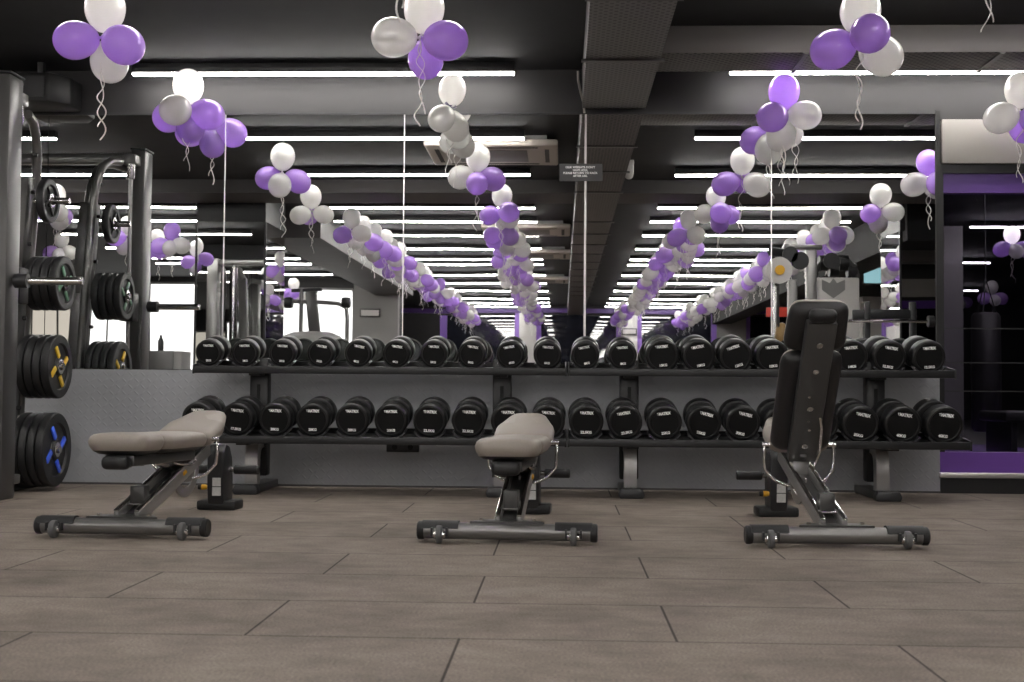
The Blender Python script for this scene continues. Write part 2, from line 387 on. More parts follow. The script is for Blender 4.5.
# glowing panels standing in for strong light on the white end wall
def window(name, x0, x1, z0, z1, m, n):  # framed emissive panel added in place of brightly lit wall
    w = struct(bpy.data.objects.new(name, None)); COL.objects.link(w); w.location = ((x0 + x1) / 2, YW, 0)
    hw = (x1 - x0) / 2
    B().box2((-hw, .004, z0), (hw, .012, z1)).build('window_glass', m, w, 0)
    f = B()
    for k in range(n + 1):
        x = -hw + 2 * hw * k / n; f.box2((x - .018, .0, z0), (x + .018, .03, z1))
    f.box2((-hw, 0, z1 - .02), (hw, .03, z1 + .03)).box2((-hw, 0, z0 - .03), (hw, .03, z0 + .02))
    f.build('window_frame', 'column', w)
def wx_(px): return refl(px, 320, YW).x
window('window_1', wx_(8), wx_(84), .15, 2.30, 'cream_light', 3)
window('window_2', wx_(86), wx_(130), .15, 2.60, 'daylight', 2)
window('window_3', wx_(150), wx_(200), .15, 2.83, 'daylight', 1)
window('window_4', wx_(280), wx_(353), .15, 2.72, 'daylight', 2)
# taupe soffits dropping from the ceiling along both sides
struct(B().box2((-3.85, YW, 2.60), (-3.10, -7.0, ZC)).build('beam_1', 'brown_soffit'))
struct(B().box2((XL, -5.5, 2.83), (.355 - .23, -4.72, ZC)).build('beam_2', 'brown_soffit')); struct(B().box2((.355 + .23, -5.5, 2.83), (XR, -4.72, ZC)).build('beam_4', 'brown_soffit'))
struct(B().box2((4.1, YF, 2.50), (4.6, -6.2, ZC)).build('beam_3', 'ceiling'))
# far glazed wall: pale pillars edged in purple, black glazing, purple head band
def fx(px, Y=YF): return refl(px, 320, Y).x
for i, (a, b) in enumerate(((520.5, 537), (620, 637), (716, 744))):
    struct(B().box2((fx(a), YF, 0), (fx(b), YF + .3, 2.75)).build('pillar', 'wall_white' if i < 2 else 'column'))
    for q in (a - 4.5, b):
        struct(B().box2((fx(q), YF, 0), (fx(q + 4.5), YF + .2, 2.75)).build('trim_%d' % (20 + i * 2 + (q == b)), 'purple_trim'))
struct(B().box2((-4.7, YF, 2.76), (XR, YF + .15, 2.88)).build('trim_30', 'purple'))
gx = [fx(447), fx(515.5), fx(541.5), fx(615), fx(641.5), fx(711), fx(749), XR]
for k in range(0, 8, 2):
    struct(B().box2((gx[k], YF, .05), (gx[k + 1], YF + .04, 2.70)).build('window_%d' % (10 + k // 2), 'far_glass', smooth=0))
struct(B().box2((fx(440), YF, 0), (fx(447), YF + .1, 2.7)).build('trim_31', 'purple_trim'))
# mirror-clad pillars standing in the hall
def mirror_pillar(x0, x1, y0, y1, ztop, label):
    p = thing('mirrored_pillar', label, 'pillar', ((x0 + x1) / 2, (y0 + y1) / 2, 0))
    hx, hy = (x1 - x0) / 2, abs(y1 - y0) / 2
    B().box2((-hx, -hy, 0), (hx, hy, ZC - .002)).build('core', 'black_base', p)
    for nm, a, b in (('mirror_sheet', (-hx + .01, hy + .0005, .1), (hx - .01, hy + .006, ztop)), ('mirror_sheet', (hx + .0005, -hy + .01, .1), (hx + .006, hy - .01, ztop)),
                     ('mirror_sheet', (-hx - .006, -hy + .01, .1), (-hx - .0005, hy - .01, ztop))):
        B().box2(a, b).build(nm, 'mirror', p, 0)
    e = B()
    for x in (-hx, hx):
        e.box2((x - .012, hy - .005, .1), (x + .012, hy + .012, ztop))
    e.build('edge_trim', 'black_metal', p)
YP = -5.55
px0 = refl(196, 300, YP).x; px1 = refl(265, 300, YP).x
mirror_pillar(px0, px1, YP - 1.0, YP, 2.62, 'square pillar clad in mirror glass, reflected behind the first dumbbells')
qx0 = refl(900, 300, -6.3).x; qx1 = refl(945, 300, -6.3).x
mirror_pillar(qx0, qx1, -7.2, -6.3, 2.62, 'slim mirror clad pillar reflected near the end of the mirror')

# ------------------------------------------------------------------ ceiling services
ZD = 2.69
t = thing('air_duct', 'long grey perforated air duct running under the ceiling from the mirror wall', 'duct', (.355, 0, ZD))
B().box2((-.225, YF + .3, 0), (.225, -.02, ZC - ZD - .002), bev=.006).build('duct_body', 'duct', t)
for y in (-1.35, -2.55, -3.75, -6.0, -7.2, -8.4, -9.6, -10.8, -12, -13.2, -14.4, -15.6, -16.8, -18):
    B().box2((-.25, y - .02, -.014), (.25, y + .02, -.0005)).build('flange', 'dark_metal', t)
t = thing('branch_duct', 'flat perforated branch duct leaving the big air duct above the wall light', 'duct', (.60, -.85, 2.80))
B().box2((0, -.23, 0), (XR - .7, .23, ZC - 2.80 - .002), bev=.004).build('duct_body', 'duct', t)
for x in (.9, 2.1, 3.3): B().box2((x - .015, -.24, -.012), (x + .015, .24, -.0005)).build('flange', 'dark_metal', t)
cpts = [at(578, 71, -.32), at(578.2, 80, -.30), at(580.5, 92, -.2), at(583.5, 103, -.06), at(584.3, 113, -.025)]
tag(B().tube(cpts, .008, 10).build('conduit', 'alu'), 'thin bent silver conduit running from the air duct to the mirror', 'conduit')

STRIP_Y = [-.23, -2.05, -3.94, -6.28, -7.55, -9.06, -10.8, -12.4, -13.3, -15.4, -17.3, -19.4, -21.9, -23.5, -24.9]
ZS = 2.886
ords = ['first', 'second', 'third', 'fourth', 'fifth', 'sixth', 'seventh', 'eighth', 'ninth', 'tenth', 'eleventh', 'twelfth', 'thirteenth', 'fourteenth', 'fifteenth', 'sixteenth', 'seventeenth', 'eighteenth', 'nineteenth', 'twentieth']
strip_cache = {}
def strip(x0, x1, y, label, m='strip', group='linear ceiling lights', dz=0.0):
    L = round(x1 - x0, 3)
    t = thing('linear_light', label, 'ceiling light', ((x0 + x1) / 2, y, ZS + dz), 0, group)
    if (L, m) not in strip_cache:
        h = B().box2((-L / 2, -.034, .012), (L / 2, .034, .075), bev=.004).build('housing', 'black_metal', t)
        d = B().box2((-L / 2 + .004, -.020, -.004), (L / 2 - .004, .020, .0115), bev=.003).build('diffuser', m, t)
        c = B().tube([(0, 0, .0755), (0, 0, ZC - ZS - .002)], .003, 6).build('cable', 'black_metal', t)
        c.location.x = -L / 2 + .3; link('cable', c.data, t, (L / 2 - .3, 0, 0))
        strip_cache[(L, m)] = (h.data, d.data, c.data)
    else:
        h, d, c = strip_cache[(L, m)]
        link('housing', h, t); link('diffuser', d, t); link('cable', c, t, (-L / 2 + .3, 0, 0)); link('cable', c, t, (L / 2 - .3, 0, 0))
    return t
ROWN = {'L': 'row beside the squat machine', 'C': 'row over the middle bench', 'R': 'row over the upright bench', 'G': 'row by the glass partition', 'S': 'row beyond the squat machine'}
for i, y in enumerate(STRIP_Y):
    strip(-3.03, -.34, y, 'white linear light, %s from the mirror over the flat and middle benches' % ords[i])
    x1 = 3.74
    strip(1.14, x1, y, 'white linear light, %s from the mirror over the upright bench' % ords[i])
    if y > YW + .3 and i > 0:
        strip(-7.3, -4.5, y, 'white linear light, %s from the mirror beyond the squat machine' % ords[i])
for k, (p, q, yy, d) in enumerate(((970, 1090, 229, 16.8), (948, 990, 264, 21.5), (940, 978, 297, 27.5))):
    Y = d - D; a = at(p, yy, Y); b = at(q, yy, Y)
    strip(a.x, b.x, Y, ['nearest dim linear light seen through the dark glass', 'second dim linear light seen through the dark glass', 'farthest dim linear light seen through the dark glass'][k], 'dim_strip', 'lights behind the glass partition')
for k, y in enumerate((1.4, 2.8, 4.2)):  # added out-of-view strips that brighten the room behind the glass
    strip(3.2, 6.4, y, ['linear light just inside the dark room, above the glass head', 'linear light over the punching bag behind the glass', 'linear light over the purple mat behind the glass'][k], 'dim_strip', 'lights behind the glass partition')

def cassette(x1, y0, label):
    t = thing('ceiling_cassette', label, 'air conditioner', (x1 - .6, y0 - .5, 2.86), 0, 'ceiling air conditioners')
    B().box2((-.6, -.5, 0), (.6, .5, .06), bev=.02, seg=3).build('panel', 'ac', t)
    B().box2((-.5, -.4, .06), (.5, .4, ZC - 2.86 - .002)).build('case', 'column', t)
    g = B()
    for a in (-1, 1):
        g.box2((-.42, a * .40 - .02, -.003), (.42, a * .40 + .02, -.0005)); g.box2((a * .5 - .02, -.32, -.003), (a * .5 + .02, .32, -.0005))
    g.build('slot', 'slot', t)
    B().box2((-.32, -.28, -.006), (.32, .28, -.0005), bev=.004).build('grille', 'column', t)
for a, b, l in ((-.05, -2.22, 'ivory ceiling air conditioner closest to the mirror'), (.1, -7.9, 'second ivory ceiling air conditioner from the mirror'),
                (.13, -11.1, 'third ivory ceiling air conditioner from the mirror'), (.13, -15.9, 'fourth ivory ceiling air conditioner, deepest in the reflected hall')):
    cassette(a, b, l)
p = refl(617, 172, -2.9)
t = thing('security_camera', 'small white security camera on the side of the air duct', 'camera', (.606, -2.9, p.z + .06))
B().box2((-.025, -.035, 0), (.055, .035, .05), bev=.008).build('bracket', 'plastic_white', t)
B().lathe([(0, -.13), (.02, -.127), (.036, -.11), (.044, -.08), (.046, -.0005), (0, -.0005)], 20, Matrix.Translation((.01, 0, 0))).build('dome', 'plastic_white', t)
# black speaker hung at the top of the wall beyond the machine
a = at(20, 82, -.1); b = at(78, 110, -.1)
t = thing('wall_speaker', 'big black speaker box hung high on the wall above the squat machine', 'speaker', ((a.x + b.x) / 2, -.24, b.z))
w = (b.x - a.x) / 2
B().prism([(-w, .21), (-w, -.14), (w * .55, -.14), (w, .0), (w, .21)], a.z - b.z, bev=.015).build('case', 'black_trim', t)
B().box2((-w * .85, -.148, .03), (w * .4, -.1405, a.z - b.z - .03)).build('grille', 'black_rubber', t)
B().box((.04, .04, ZC - a.z - .001), (0, .0, a.z - b.z + (ZC - a.z) / 2)).build('bracket', 'black_metal', t)

# ------------------------------------------------------------------ printed sign on the mirror and the wall outlet
sc_ = at(581, 172.5, -.012)
t = thing('mirror_sign', 'small charcoal sign with four lines of white lettering on the mirror', 'sign', (sc_.x, -.0135, sc_.z))
B().box2((-.152, -.0025, -.062), (.152, .0, .062)).build('board', 'sign', t, 0)
for k, s in enumerate(("OUR WEIGHTS DON'T", 'HAVE LEGS,', 'PLEASE RETURN TO RACK', 'AFTER USE.')):
    me = text_mesh(s, .0205, .0006); me.materials.append(M['white_print'])
    o = link('lettering', me, t, (-.005, -.0032, (.036 - k * .0205))); o.rotation_euler = (PI / 2, 0, 0)
p = at(403, 447, -.01)
t = thing('wall_outlet', 'black double socket box low on the metal wall under the rack', 'outlet', (p.x, -.0065, p.z))
B().box2((-.115, -.028, -.035), (.115, .0, .035), bev=.006).build('box', 'black_metal', t)
for x in (-.055, .055): B().lathe([(0, 0), (.02, 0), (.02, .003), (0, .003)], 16, Matrix.Translation((x, -.0285, 0)) @ Matrix.Rotation(PI / 2, 4, 'X')).build('socket', 'face', t)

# ------------------------------------------------------------------ balloons
def balloon_mesh(name, m, r=.114):
    prof = [(0, -.012), (.012, -.012), (.014, -.004), (.006, .004), (.008, .012)]
    for k in range(2, 19):
        a = PI * k / 18
        z = .010 + r * 1.10 * (1 - math.cos(a)); rr = r * math.sin(a) * (1 - .13 * (1 + math.cos(a)) / 2)
        prof.append((max(rr, 0 if k == 18 else .008), z))
    prof[-1] = (0, prof[-1][1])
    b = B().lathe(prof, 24); o = b.build(name, m, smooth=60); me = o.data; bpy.data.objects.remove(o); return me
BAL = {'W': balloon_mesh('white_balloon', 'bal_white'), 'P': balloon_mesh('purple_balloon', 'bal_purple')}
def ribbon_mesh(L, seed, strands=2):
    rnd = random.Random(seed); b = B()
    for s in range(strands):
        ph = rnd.uniform(0, 6.28); turns = L / .19 * rnd.uniform(.8, 1.1); l = L * (1 if s == 0 else rnd.uniform(.7, .97)); pts = []
        for k in range(46):
            f = k / 45; a = min(1, f * 5) * .017 * (1 + .5 * math.sin(f * 7 + ph))
            pts.append((a * math.cos(ph + turns * 6.28 * f) + .012 * (s - .5) * f + .02 * math.sin(f * 3 + ph) * f, a * math.sin(ph + turns * 6.28 * f), -l * f))
        b.tube(pts, .0042, 5, flat=.5)
    o = b.build('ribbon', 'ribbon', smooth=60); me = o.data; bpy.data.objects.remove(o); return me
RIB = [ribbon_mesh(L, i) for i, L in enumerate((.42, .47, .46, .55, .38))]
def cluster(T, dirs, label, rib=1, group='balloon clusters floating under the lights', rib2=None, bow=False):
    """dirs: list of (direction, colour, scale); the necks meet at T"""
    t = thing('balloon_cluster', label, 'balloons', T, 0, group)
    for d, c, s in dirs:
        o = link('balloon', BAL[c], t); d = Vector(d).normalized()
        o.matrix_local = Matrix.Translation(d * .012) @ orient_to(d) @ Matrix.Scale(s, 4)
    for r_, off in ((rib, (0, -.02, -.02)), (rib2, (.08, .02, -.05))):
        if r_ is not None:
            o = link('ribbon', RIB[r_], t, off); o.rotation_euler.z = random.uniform(0, 6)
    if bow:
        b = B(); rnd = random.Random(3)
        for k in range(7):
            a = rnd.uniform(0, 6.28); b.tube([(0, 0, 0), (.03 * math.cos(a), .03 * math.sin(a), .02), (.05 * math.cos(a + .4), .05 * math.sin(a + .4), -.005), (.012, 0, -.01)], .007, 5, flat=.3)
        b.build('bow', 'bow', t, loc=(0, -.03, .02))
    return t
def pxc(px, py, Y): return at(px, py, Y)
u = lambda x, z, y=0.0: (x, y, z)
ys1, ys0 = STRIP_Y[1] - .13, STRIP_Y[0] - .07
cluster(pxc(104, 37, ys1), [(u(.02, 1), 'W', 1.02), (u(-1, -.22, -.35), 'P', .98), (u(.9, -.42, -.4), 'P', 1.0), (u(0, -.85, .6), 'W', .95)], 'balloon cluster with two purple balloons between two white, above the squat machine', 3)
cluster(pxc(421, 38, ys1), [(u(.1, 1), 'W', 1.03), (u(-1, -.08, -.4), 'W', 1.0), (u(1, -.2, -.35), 'P', 1.0), (u(.1, -.65, .7), 'P', .9)], 'balloon cluster with white and purple sides, hanging before the first light over the middle bench', 1)
cluster(pxc(859, 40, ys1), [(u(.05, 1), 'W', 1.0), (u(-1, -.38, -.1), 'P', 1.0), (u(.15, -.05, -1), 'P', .95), (u(.9, -.5, .3), 'W', 1.0)], 'balloon cluster with a purple balloon facing out, over the upright bench', 2)
cluster(pxc(188, 108, ys0), [(u(0, 1), 'W', 1.0), (u(-.3, -.3, -.9), 'W', .98), (u(-.9, -.35, .2), 'P', 1.0), (u(1, -.35, -.1), 'P', 1.0), (u(.1, -1, .1), 'P', .9)], 'five balloon cluster touching the mirror beside the squat machine', 0)
cluster(pxc(450, 110, ys0), [(u(.1, 1), 'W', .9), (u(-.3, -.5, -.6), 'W', .86), (u(.3, -.9, -.1), 'W', .85), (u(.1, -.6, .7), 'W', .85)], 'all white balloon cluster with a dark bow at the mirror over the middle bench', 0, bow=True)
cluster(pxc(784, 114, ys0), [(u(.0, 1), 'P', 1.0), (u(-.65, -.3, -.7), 'P', .95), (u(.95, -.1, -.2), 'W', .92), (u(-.1, -1, .3), 'W', .95)], 'balloon cluster with a purple top balloon at the mirror over the upright bench', 1, rib2=0)
cluster(pxc(1019, 112, -.38), [(u(.1, 1), 'W', 1.0), (u(-.95, -.35, -.3), 'W', .98), (u(.6, -.5, -.6), 'P', .95), (u(.5, -.6, .7), 'P', .95)], 'balloon cluster with a white side balloon over the beige fascia', 2)
ROWX = {'S': -5.35, 'L': -2.45, 'C': -.73, 'R': 1.53, 'G': 3.15}
def auto_cluster(row, i, rnd, between=False):
    y = STRIP_Y[i] - .12 + (.55 if between else 0); x = ROWX[row] + rnd.uniform(-.10, .10)
    if row == 'R' and i == 2: x = 1.595
    if row == 'L' and i == 2: x = -2.62
    a0 = rnd.uniform(0, 6.28); cols = rnd.choice(['WPPW', 'PWPW', 'WWPP', 'WPWP', 'PPWW', 'WPWW'])
    dirs = [(u(rnd.uniform(-.15, .15), 1), cols[0] if rnd.random() < .3 else 'W', rnd.uniform(.92, 1.03))]
    for k in range(3):
        a = a0 + k * 2.09 + rnd.uniform(-.25, .25); dirs.append(((math.cos(a), math.sin(a), rnd.uniform(-.55, -.2)), cols[1 + k], rnd.uniform(.9, 1.03)))
    if rnd.random() < .35: dirs.append((u(rnd.uniform(-.4, .4), -1), rnd.choice('WP'), .88))
    z = 2.86 - .30 - rnd.uniform(0, .03)
    cluster((x, y, z), dirs, ('balloon cluster before the %s light in the %s' if between else 'balloon cluster under the %s light in the %s') % (ords[i], ROWN[row]), 2 if (row == 'R' and i == 2) else rnd.choice((0, 0, 1, 4)))
for ri, row in enumerate('SLCRG'):
    rnd = random.Random(20 + ri)
    for i in range(len(STRIP_Y)):
        if row == 'S' and (i < 1 or STRIP_Y[i] < YW + .4): continue
        if row in 'LCR' and i < 2: continue
        if row == 'G' and i < 1: continue
        auto_cluster(row, i, rnd)
        if i >= 3 and row != 'S': auto_cluster(row, i, rnd, True)
# two more reflected deep beside the machine
for k, (px, py, Y) in enumerate(((62, 250, -9.4), (172, 243, -7.0))):
    cluster(refl(px, py, Y), [(u(0, 1), 'P' if k else 'W', 1), (u(-.9, -.3, .2), 'P', 1), (u(.9, -.3, .3), 'W', 1), (u(.1, -.6, .8), 'W', .9)],
            ['white topped balloon cluster reflected low behind the hanging plates', 'purple topped balloon cluster reflected beside the machine post'][k], 0)
for k, (px, py, d) in enumerate(((1012, 246, 16.8), (958, 300, 24), (992, 296, 22))):
    cluster(at(px, py, d - D), [(u(0, 1), 'W', 1), (u(-.9, -.3, -.2), 'P', 1), (u(.9, -.3, -.3), 'P', 1), (u(.1, -.6, -.8), 'W', .9)],
            ['dim balloon cluster behind the glass by the dark post', 'far balloon cluster behind the glass near the mirror edge', 'dim balloon cluster behind the glass above the punching bag'][k], 1, 'balloon clusters behind the glass')

# ------------------------------------------------------------------ dumbbells
TIERS = {'upper': (.930, -.50, 8.33), 'lower': (.492, -.80, 8.03)}
TILT = R(9)
logo_txt = text_mesh('MATRIX', 1.0, .05); logo_txt.materials.append(M['white_print'])
def logo_mesh():
    bm = bmesh.new(); bm.from_mesh(logo_txt)
    xs = [v.co.x for v in bm.verts]; w = max(xs) - min(xs); k = 1.0 / (w + .55)
    bmesh.ops.translate(bm, vec=(.28, 0, 0), verts=bm.verts)
    x0 = min(v.co.x for v in bm.verts) - .62
    for q in ([(0, .36), (.5, .36), (.36, .12), (.14, .12)], [(.22, .05), (.44, .05), (.3, -.36)]):
        bm.faces.new([bm.verts.new((x0 + a, b, 0)) for a, b in q])
    bmesh.ops.scale(bm, vec=(k, k * 1.25, k), verts=bm.verts)
    bmesh.ops.recalc_face_normals(bm, faces=bm.faces)
    me = bpy.data.meshes.new('logo'); bm.to_mesh(me); bm.free(); me.materials.append(M['white_print']); return me
LOGO = logo_mesh()
wt_cache = {}
def weight_text(s):
    if s not in wt_cache:
        me = text_mesh(s, 1.0, .05); me.materials.append(M['white_print']); wt_cache[s] = me
    return wt_cache[s]
db_cache = {}
def dumbbell(loc, r, L, s, roll, label, yaw):
    """axis along local -Y (towards the camera); loc is the centre of the front face"""
    t = thing('dumbbell', label, 'dumbbell', loc, 0, 'round dumbbells on the racks')
    t.rotation_euler = (TILT, 0, yaw)
    key = (round(r, 4), L)
    hl = L * .335
    rot = Matrix.Rotation(-PI / 2, 4, 'X')     # +Z -> +Y
    if key not in db_cache:
        bv = r * .13
        prof = [(0, .004), (r * .80, .004), (r * .83, .0), (r - bv, .0)] + [(r - bv + bv * math.sin(a), bv - bv * math.cos(a)) for a in (.4, .8, 1.2, 1.57)] + \
               [(r, hl - bv)] + [(r - bv + bv * math.cos(a), hl - bv + bv * math.sin(a)) for a in (.4, .8, 1.2, 1.57)] + [(r * .5, hl), (r * .3, hl + .004), (0, hl + .004)]
        hd = B().lathe(prof, 40, rot).build('head', 'urethane', t, 40)
        hd2 = link('head', hd.data, t, (0, L, 0)); hd2.rotation_euler = (PI, 0, 0)
        g = B().lathe([(0, hl - .01), (.017, hl - .01), (.0155, hl + .01), (.0175, L / 2), (.0155, L - hl - .01), (.017, L - hl + .01), (0, L - hl + .01)], 16, rot).build('handle', 'steel', t, 50)
        f = B().lathe([(0, .0025), (r * .795, .0025), (r * .795, .0045), (0, .0045)], 40, rot).build('face_disc', 'face', t, 40)
        db_cache[key] = (hd.data, g.data, f.data)
    else:
        a, g, f = db_cache[key]
        link('head', a, t); o = link('head', a, t, (0, L, 0)); o.rotation_euler = (PI, 0, 0); link('handle', g, t); link('face_disc', f, t)
    m = Matrix.Rotation(roll, 4, 'Y')
    o = link('logo', LOGO, t); k = r * .78
    o.matrix_local = m @ Matrix.Translation((0, .0015, r * .53)) @ Matrix.Rotation(PI / 2, 4, 'X') @ Matrix.Scale(k, 4)
    o = link('weight_mark', weight_text(s), t); k = r * .205
    o.matrix_local = m @ Matrix.Translation((0, .0015, -r * .60)) @ Matrix.Rotation(PI / 2, 4, 'X') @ Matrix.Scale(k, 4)
    return t
up_x = [212, 248, 285, 323, 360, 398, 435, 473, 511, 548, 585.5, 622.5, 662, 698.5, 735, 771.5, 811, 850, 888, 927.5]
lo_x = [201, 239.5, 277.5, 315, 354, 392.5, 431, 469.5, 508.5, 548, 586.5, 625, 664.5, 703.5, 742.5, 781, 820.5, 860, 902, 943.5]
up_x = [x + (x - 600) * (.0095 if x < 600 else .006) for x in up_x]
lo_x = [x + (x - 600) * (.0085 if x < 600 else .004) for x in lo_x]
up_y = lambda x: 352.4 + (x - 212) * .0060
lo_y = lambda x: 417.8 + (x - 237) * .0085
up_w = ['2KG', '2KG', '3KG', '3KG', '4KG', '4KG', '5KG', '5KG', '6KG', '6KG', '8KG', '8KG', '10KG', '10KG', '12KG', '12KG', '14KG', '14KG', '12.5KG', '12.5KG']
lo_w = ['17.5KG', '17.5KG', '20KG', '20KG', '20KG', '20KG', '22.5KG', '22.5KG', '24KG', '24KG', '22.5KG', '22.5KG', '25KG', '25KG', '30KG', '30KG', '35KG', '35KG', '40KG', '40KG']
rolls_u = [0, -3, 2, 12, 10, 6, 3, 8, -8, 4, -12, -5, -6, -9, -18, -8, 0, -6, 10, -4]
rolls_l = [0, 7, 4, 2, 3, 0, 2, 4, 0, 3, 0, -8, -6, 17, 15, 10, 15, 12, 8, 8]
rnd = random.Random(5)
for tier, xs, ys, ws, rl in (('upper', up_x, up_y, up_w, rolls_u), ('lower', lo_x, lo_y, lo_w, rolls_l)):
    z, Y, d = TIERS[tier]
    for i, x in enumerate(xs):
        if tier == 'upper': r = (.0895 + .0005 * i) if i < 12 else .1105
        else: r = .107 + .0004 * i + (.0045 if i > 16 else 0)
        p = at(x, ys(x), Y)
        dumbbell((p.x, Y, z), r, (.27 if tier == 'upper' else .31) + .002 * (i // 2 * 2), ws[i], R(rl[i] + rnd.uniform(-2, 2)),
                 'black round headed dumbbell, %s on the %s shelf counting from the squat machine' % (ords[i], tier), R(rnd.uniform(-1.5, 1.5)))

# ------------------------------------------------------------------ dumbbell racks
def rack(cx, half, ux, label, sadd):
    t = thing('dumbbell_rack', label, 'dumbbell rack', (cx, 0, 0), 0, 'two tier dumbbell racks')
    for x in ux:
        x -= cx
        B().box2((x - .063, -.40, .10), (x + .063, -.30, .90), bev=.012).build('upright', 'rack_metal', t)
        B().box2((x - .012, -.4025, .60), (x + .012, -.4005, .72)).build('slot', 'face', t)
        # foot running from the wall out towards the room
        f = B().prism([(-.62, 0), (-.62, .02), (-.60, .055), (.0, .055), (.0, 0)], .115, frame_mx((x + .0575, -.02, 0), (0, 1, 0), (0, 0, 1), (1, 0, 0)) @ Matrix.Translation((0, 0, -.115)), bev=.008)
        f = f.build('foot', 'dark_metal', t)
        c = B().prism([(-.075, 0), (.075, 0), (.085, .028), (.068, .066), (-.068, .066), (-.085, .028)], .085, frame_mx((x, -.655, 0), (1, 0, 0), (0, 0, 1), (0, -1, 0)), bev=.008)
        c.build('foot_cap', 'black_metal', f)
        # curved front leg from foot to lower shelf
        pts = [(-.58, .05), (-.585, .16), (-.575, .26), (-.55, .33), (-.50, .36), (-.40, .372)]
        o = B(); bm = o.bm; rows = []
        for (y, z) in pts:
            rows.append([bm.verts.new((x + s * .042, y, z)) for s in (-1, 1)])
        rows2 = []
        for (y, z) in [(-.50, .05), (-.505, .16), (-.50, .23), (-.48, .275), (-.45, .29), (-.40, .295)]:
            rows2.append([bm.verts.new((x + s * .042, y, z)) for s in (-1, 1)])
        for k in range(5):
            bm.faces.new((rows[k][0], rows[k][1], rows[k + 1][1], rows[k + 1][0])); bm.faces.new((rows2[k][1], rows2[k][0], rows2[k + 1][0], rows2[k + 1][1]))
            for s in (0, 1): bm.faces.new((rows[k][s], rows[k + 1][s], rows2[k + 1][s], rows2[k][s]))
        o.build('front_leg', 'silver_paint', t)
    for tier, z0, y0, y1 in (('upper', .930 - .113, -.545, -.20), ('lower', .492 - .128, -.85, -.45)):
        s = B()
        s.beam((-half, y0, z0 - .0), (half, y0, z0 - .0), .03, .05, .006)                 # front lip
        s.beam((-half, y1, z0 + .04), (half, y1, z0 + .04), .03, .055, .006)
        sl = (z0 + .035 - z0) / (y1 - y0)
        s.box((2 * half, (y1 - y0) / math.cos(TILT), .008), (0, (y0 + y1) / 2, z0 + .012), (math.atan(sl), 0, 0))
        sh = s.build('shelf', 'rack_metal', t)
        for ex in (-half, half):
            B().prism([(y0 - .02, z0 - .03), (y1 + .02, z0 + .0), (y1 + .02, z0 + .075), (y0 - .02, z0 + .03)], .012, frame_mx((ex - .006, 0, 0), (0, 1, 0), (0, 0, 1), (1, 0, 0)), bev=.004).build('end_plate', 'rack_metal', sh)
        for x in ux: B().beam((x - cx, -.36, z0 - .02), (x - cx, y0 + .02, z0 - .02), .08, .035, .004).build('shelf_arm', 'rack_metal', sh)
        zc_, Yc, _ = TIERS[tier]
        for (px, r) in sadd[tier]:
            b = B(); bm = b.bm; n = 9; rr = r + .004; fr = []
            for yy in (Yc - .012, Yc + .085):
                for q in (rr, rr + .010):
                    fr.append([bm.verts.new((px - cx + q * math.sin(a), yy, zc_ + (yy - Yc) * math.tan(TILT) - q * math.cos(a))) for a in [(-.95 + 1.9 * k / (n - 1)) for k in range(n)]])
            A, Bq, Cq, Dq = fr
            for k in range(n - 1):
                bm.faces.new((A[k], A[k + 1], Cq[k + 1], Cq[k])); bm.faces.new((Bq[k], Dq[k], Dq[k + 1], Bq[k + 1])); bm.faces.new((A[k], Bq[k], Bq[k + 1], A[k + 1])); bm.faces.new((Cq[k], Cq[k + 1], Dq[k + 1], Dq[k]))
            for k in (0, n - 1): bm.faces.new((A[k], Cq[k], Dq[k], Bq[k]))
            b.build('saddle', 'black_metal', sh)
    return t
def sadd(lo, hi):
    out = {}
    for tier, xs, ys in (('upper', up_x, up_y), ('lower', lo_x, lo_y)):
        l = []
        for i, x in enumerate(xs):
            if lo <= i < hi:
                r = ((.0895 + .0005 * i) if i < 12 else .1105) if tier == 'upper' else .107 + .0004 * i + (.0045 if i > 16 else 0)
                l.append((at(x, ys(x), TIERS[tier][1]).x, r))
        out[tier] = l
    return out
rack(-1.22, 1.245, (-2.06, -.405), 'long black dumbbell rack between the squat machine and the middle bench', sadd(0, 10))
rack(1.305, 1.262, (.452, 2.09), 'long black dumbbell rack behind the upright bench', sadd(10, 20))

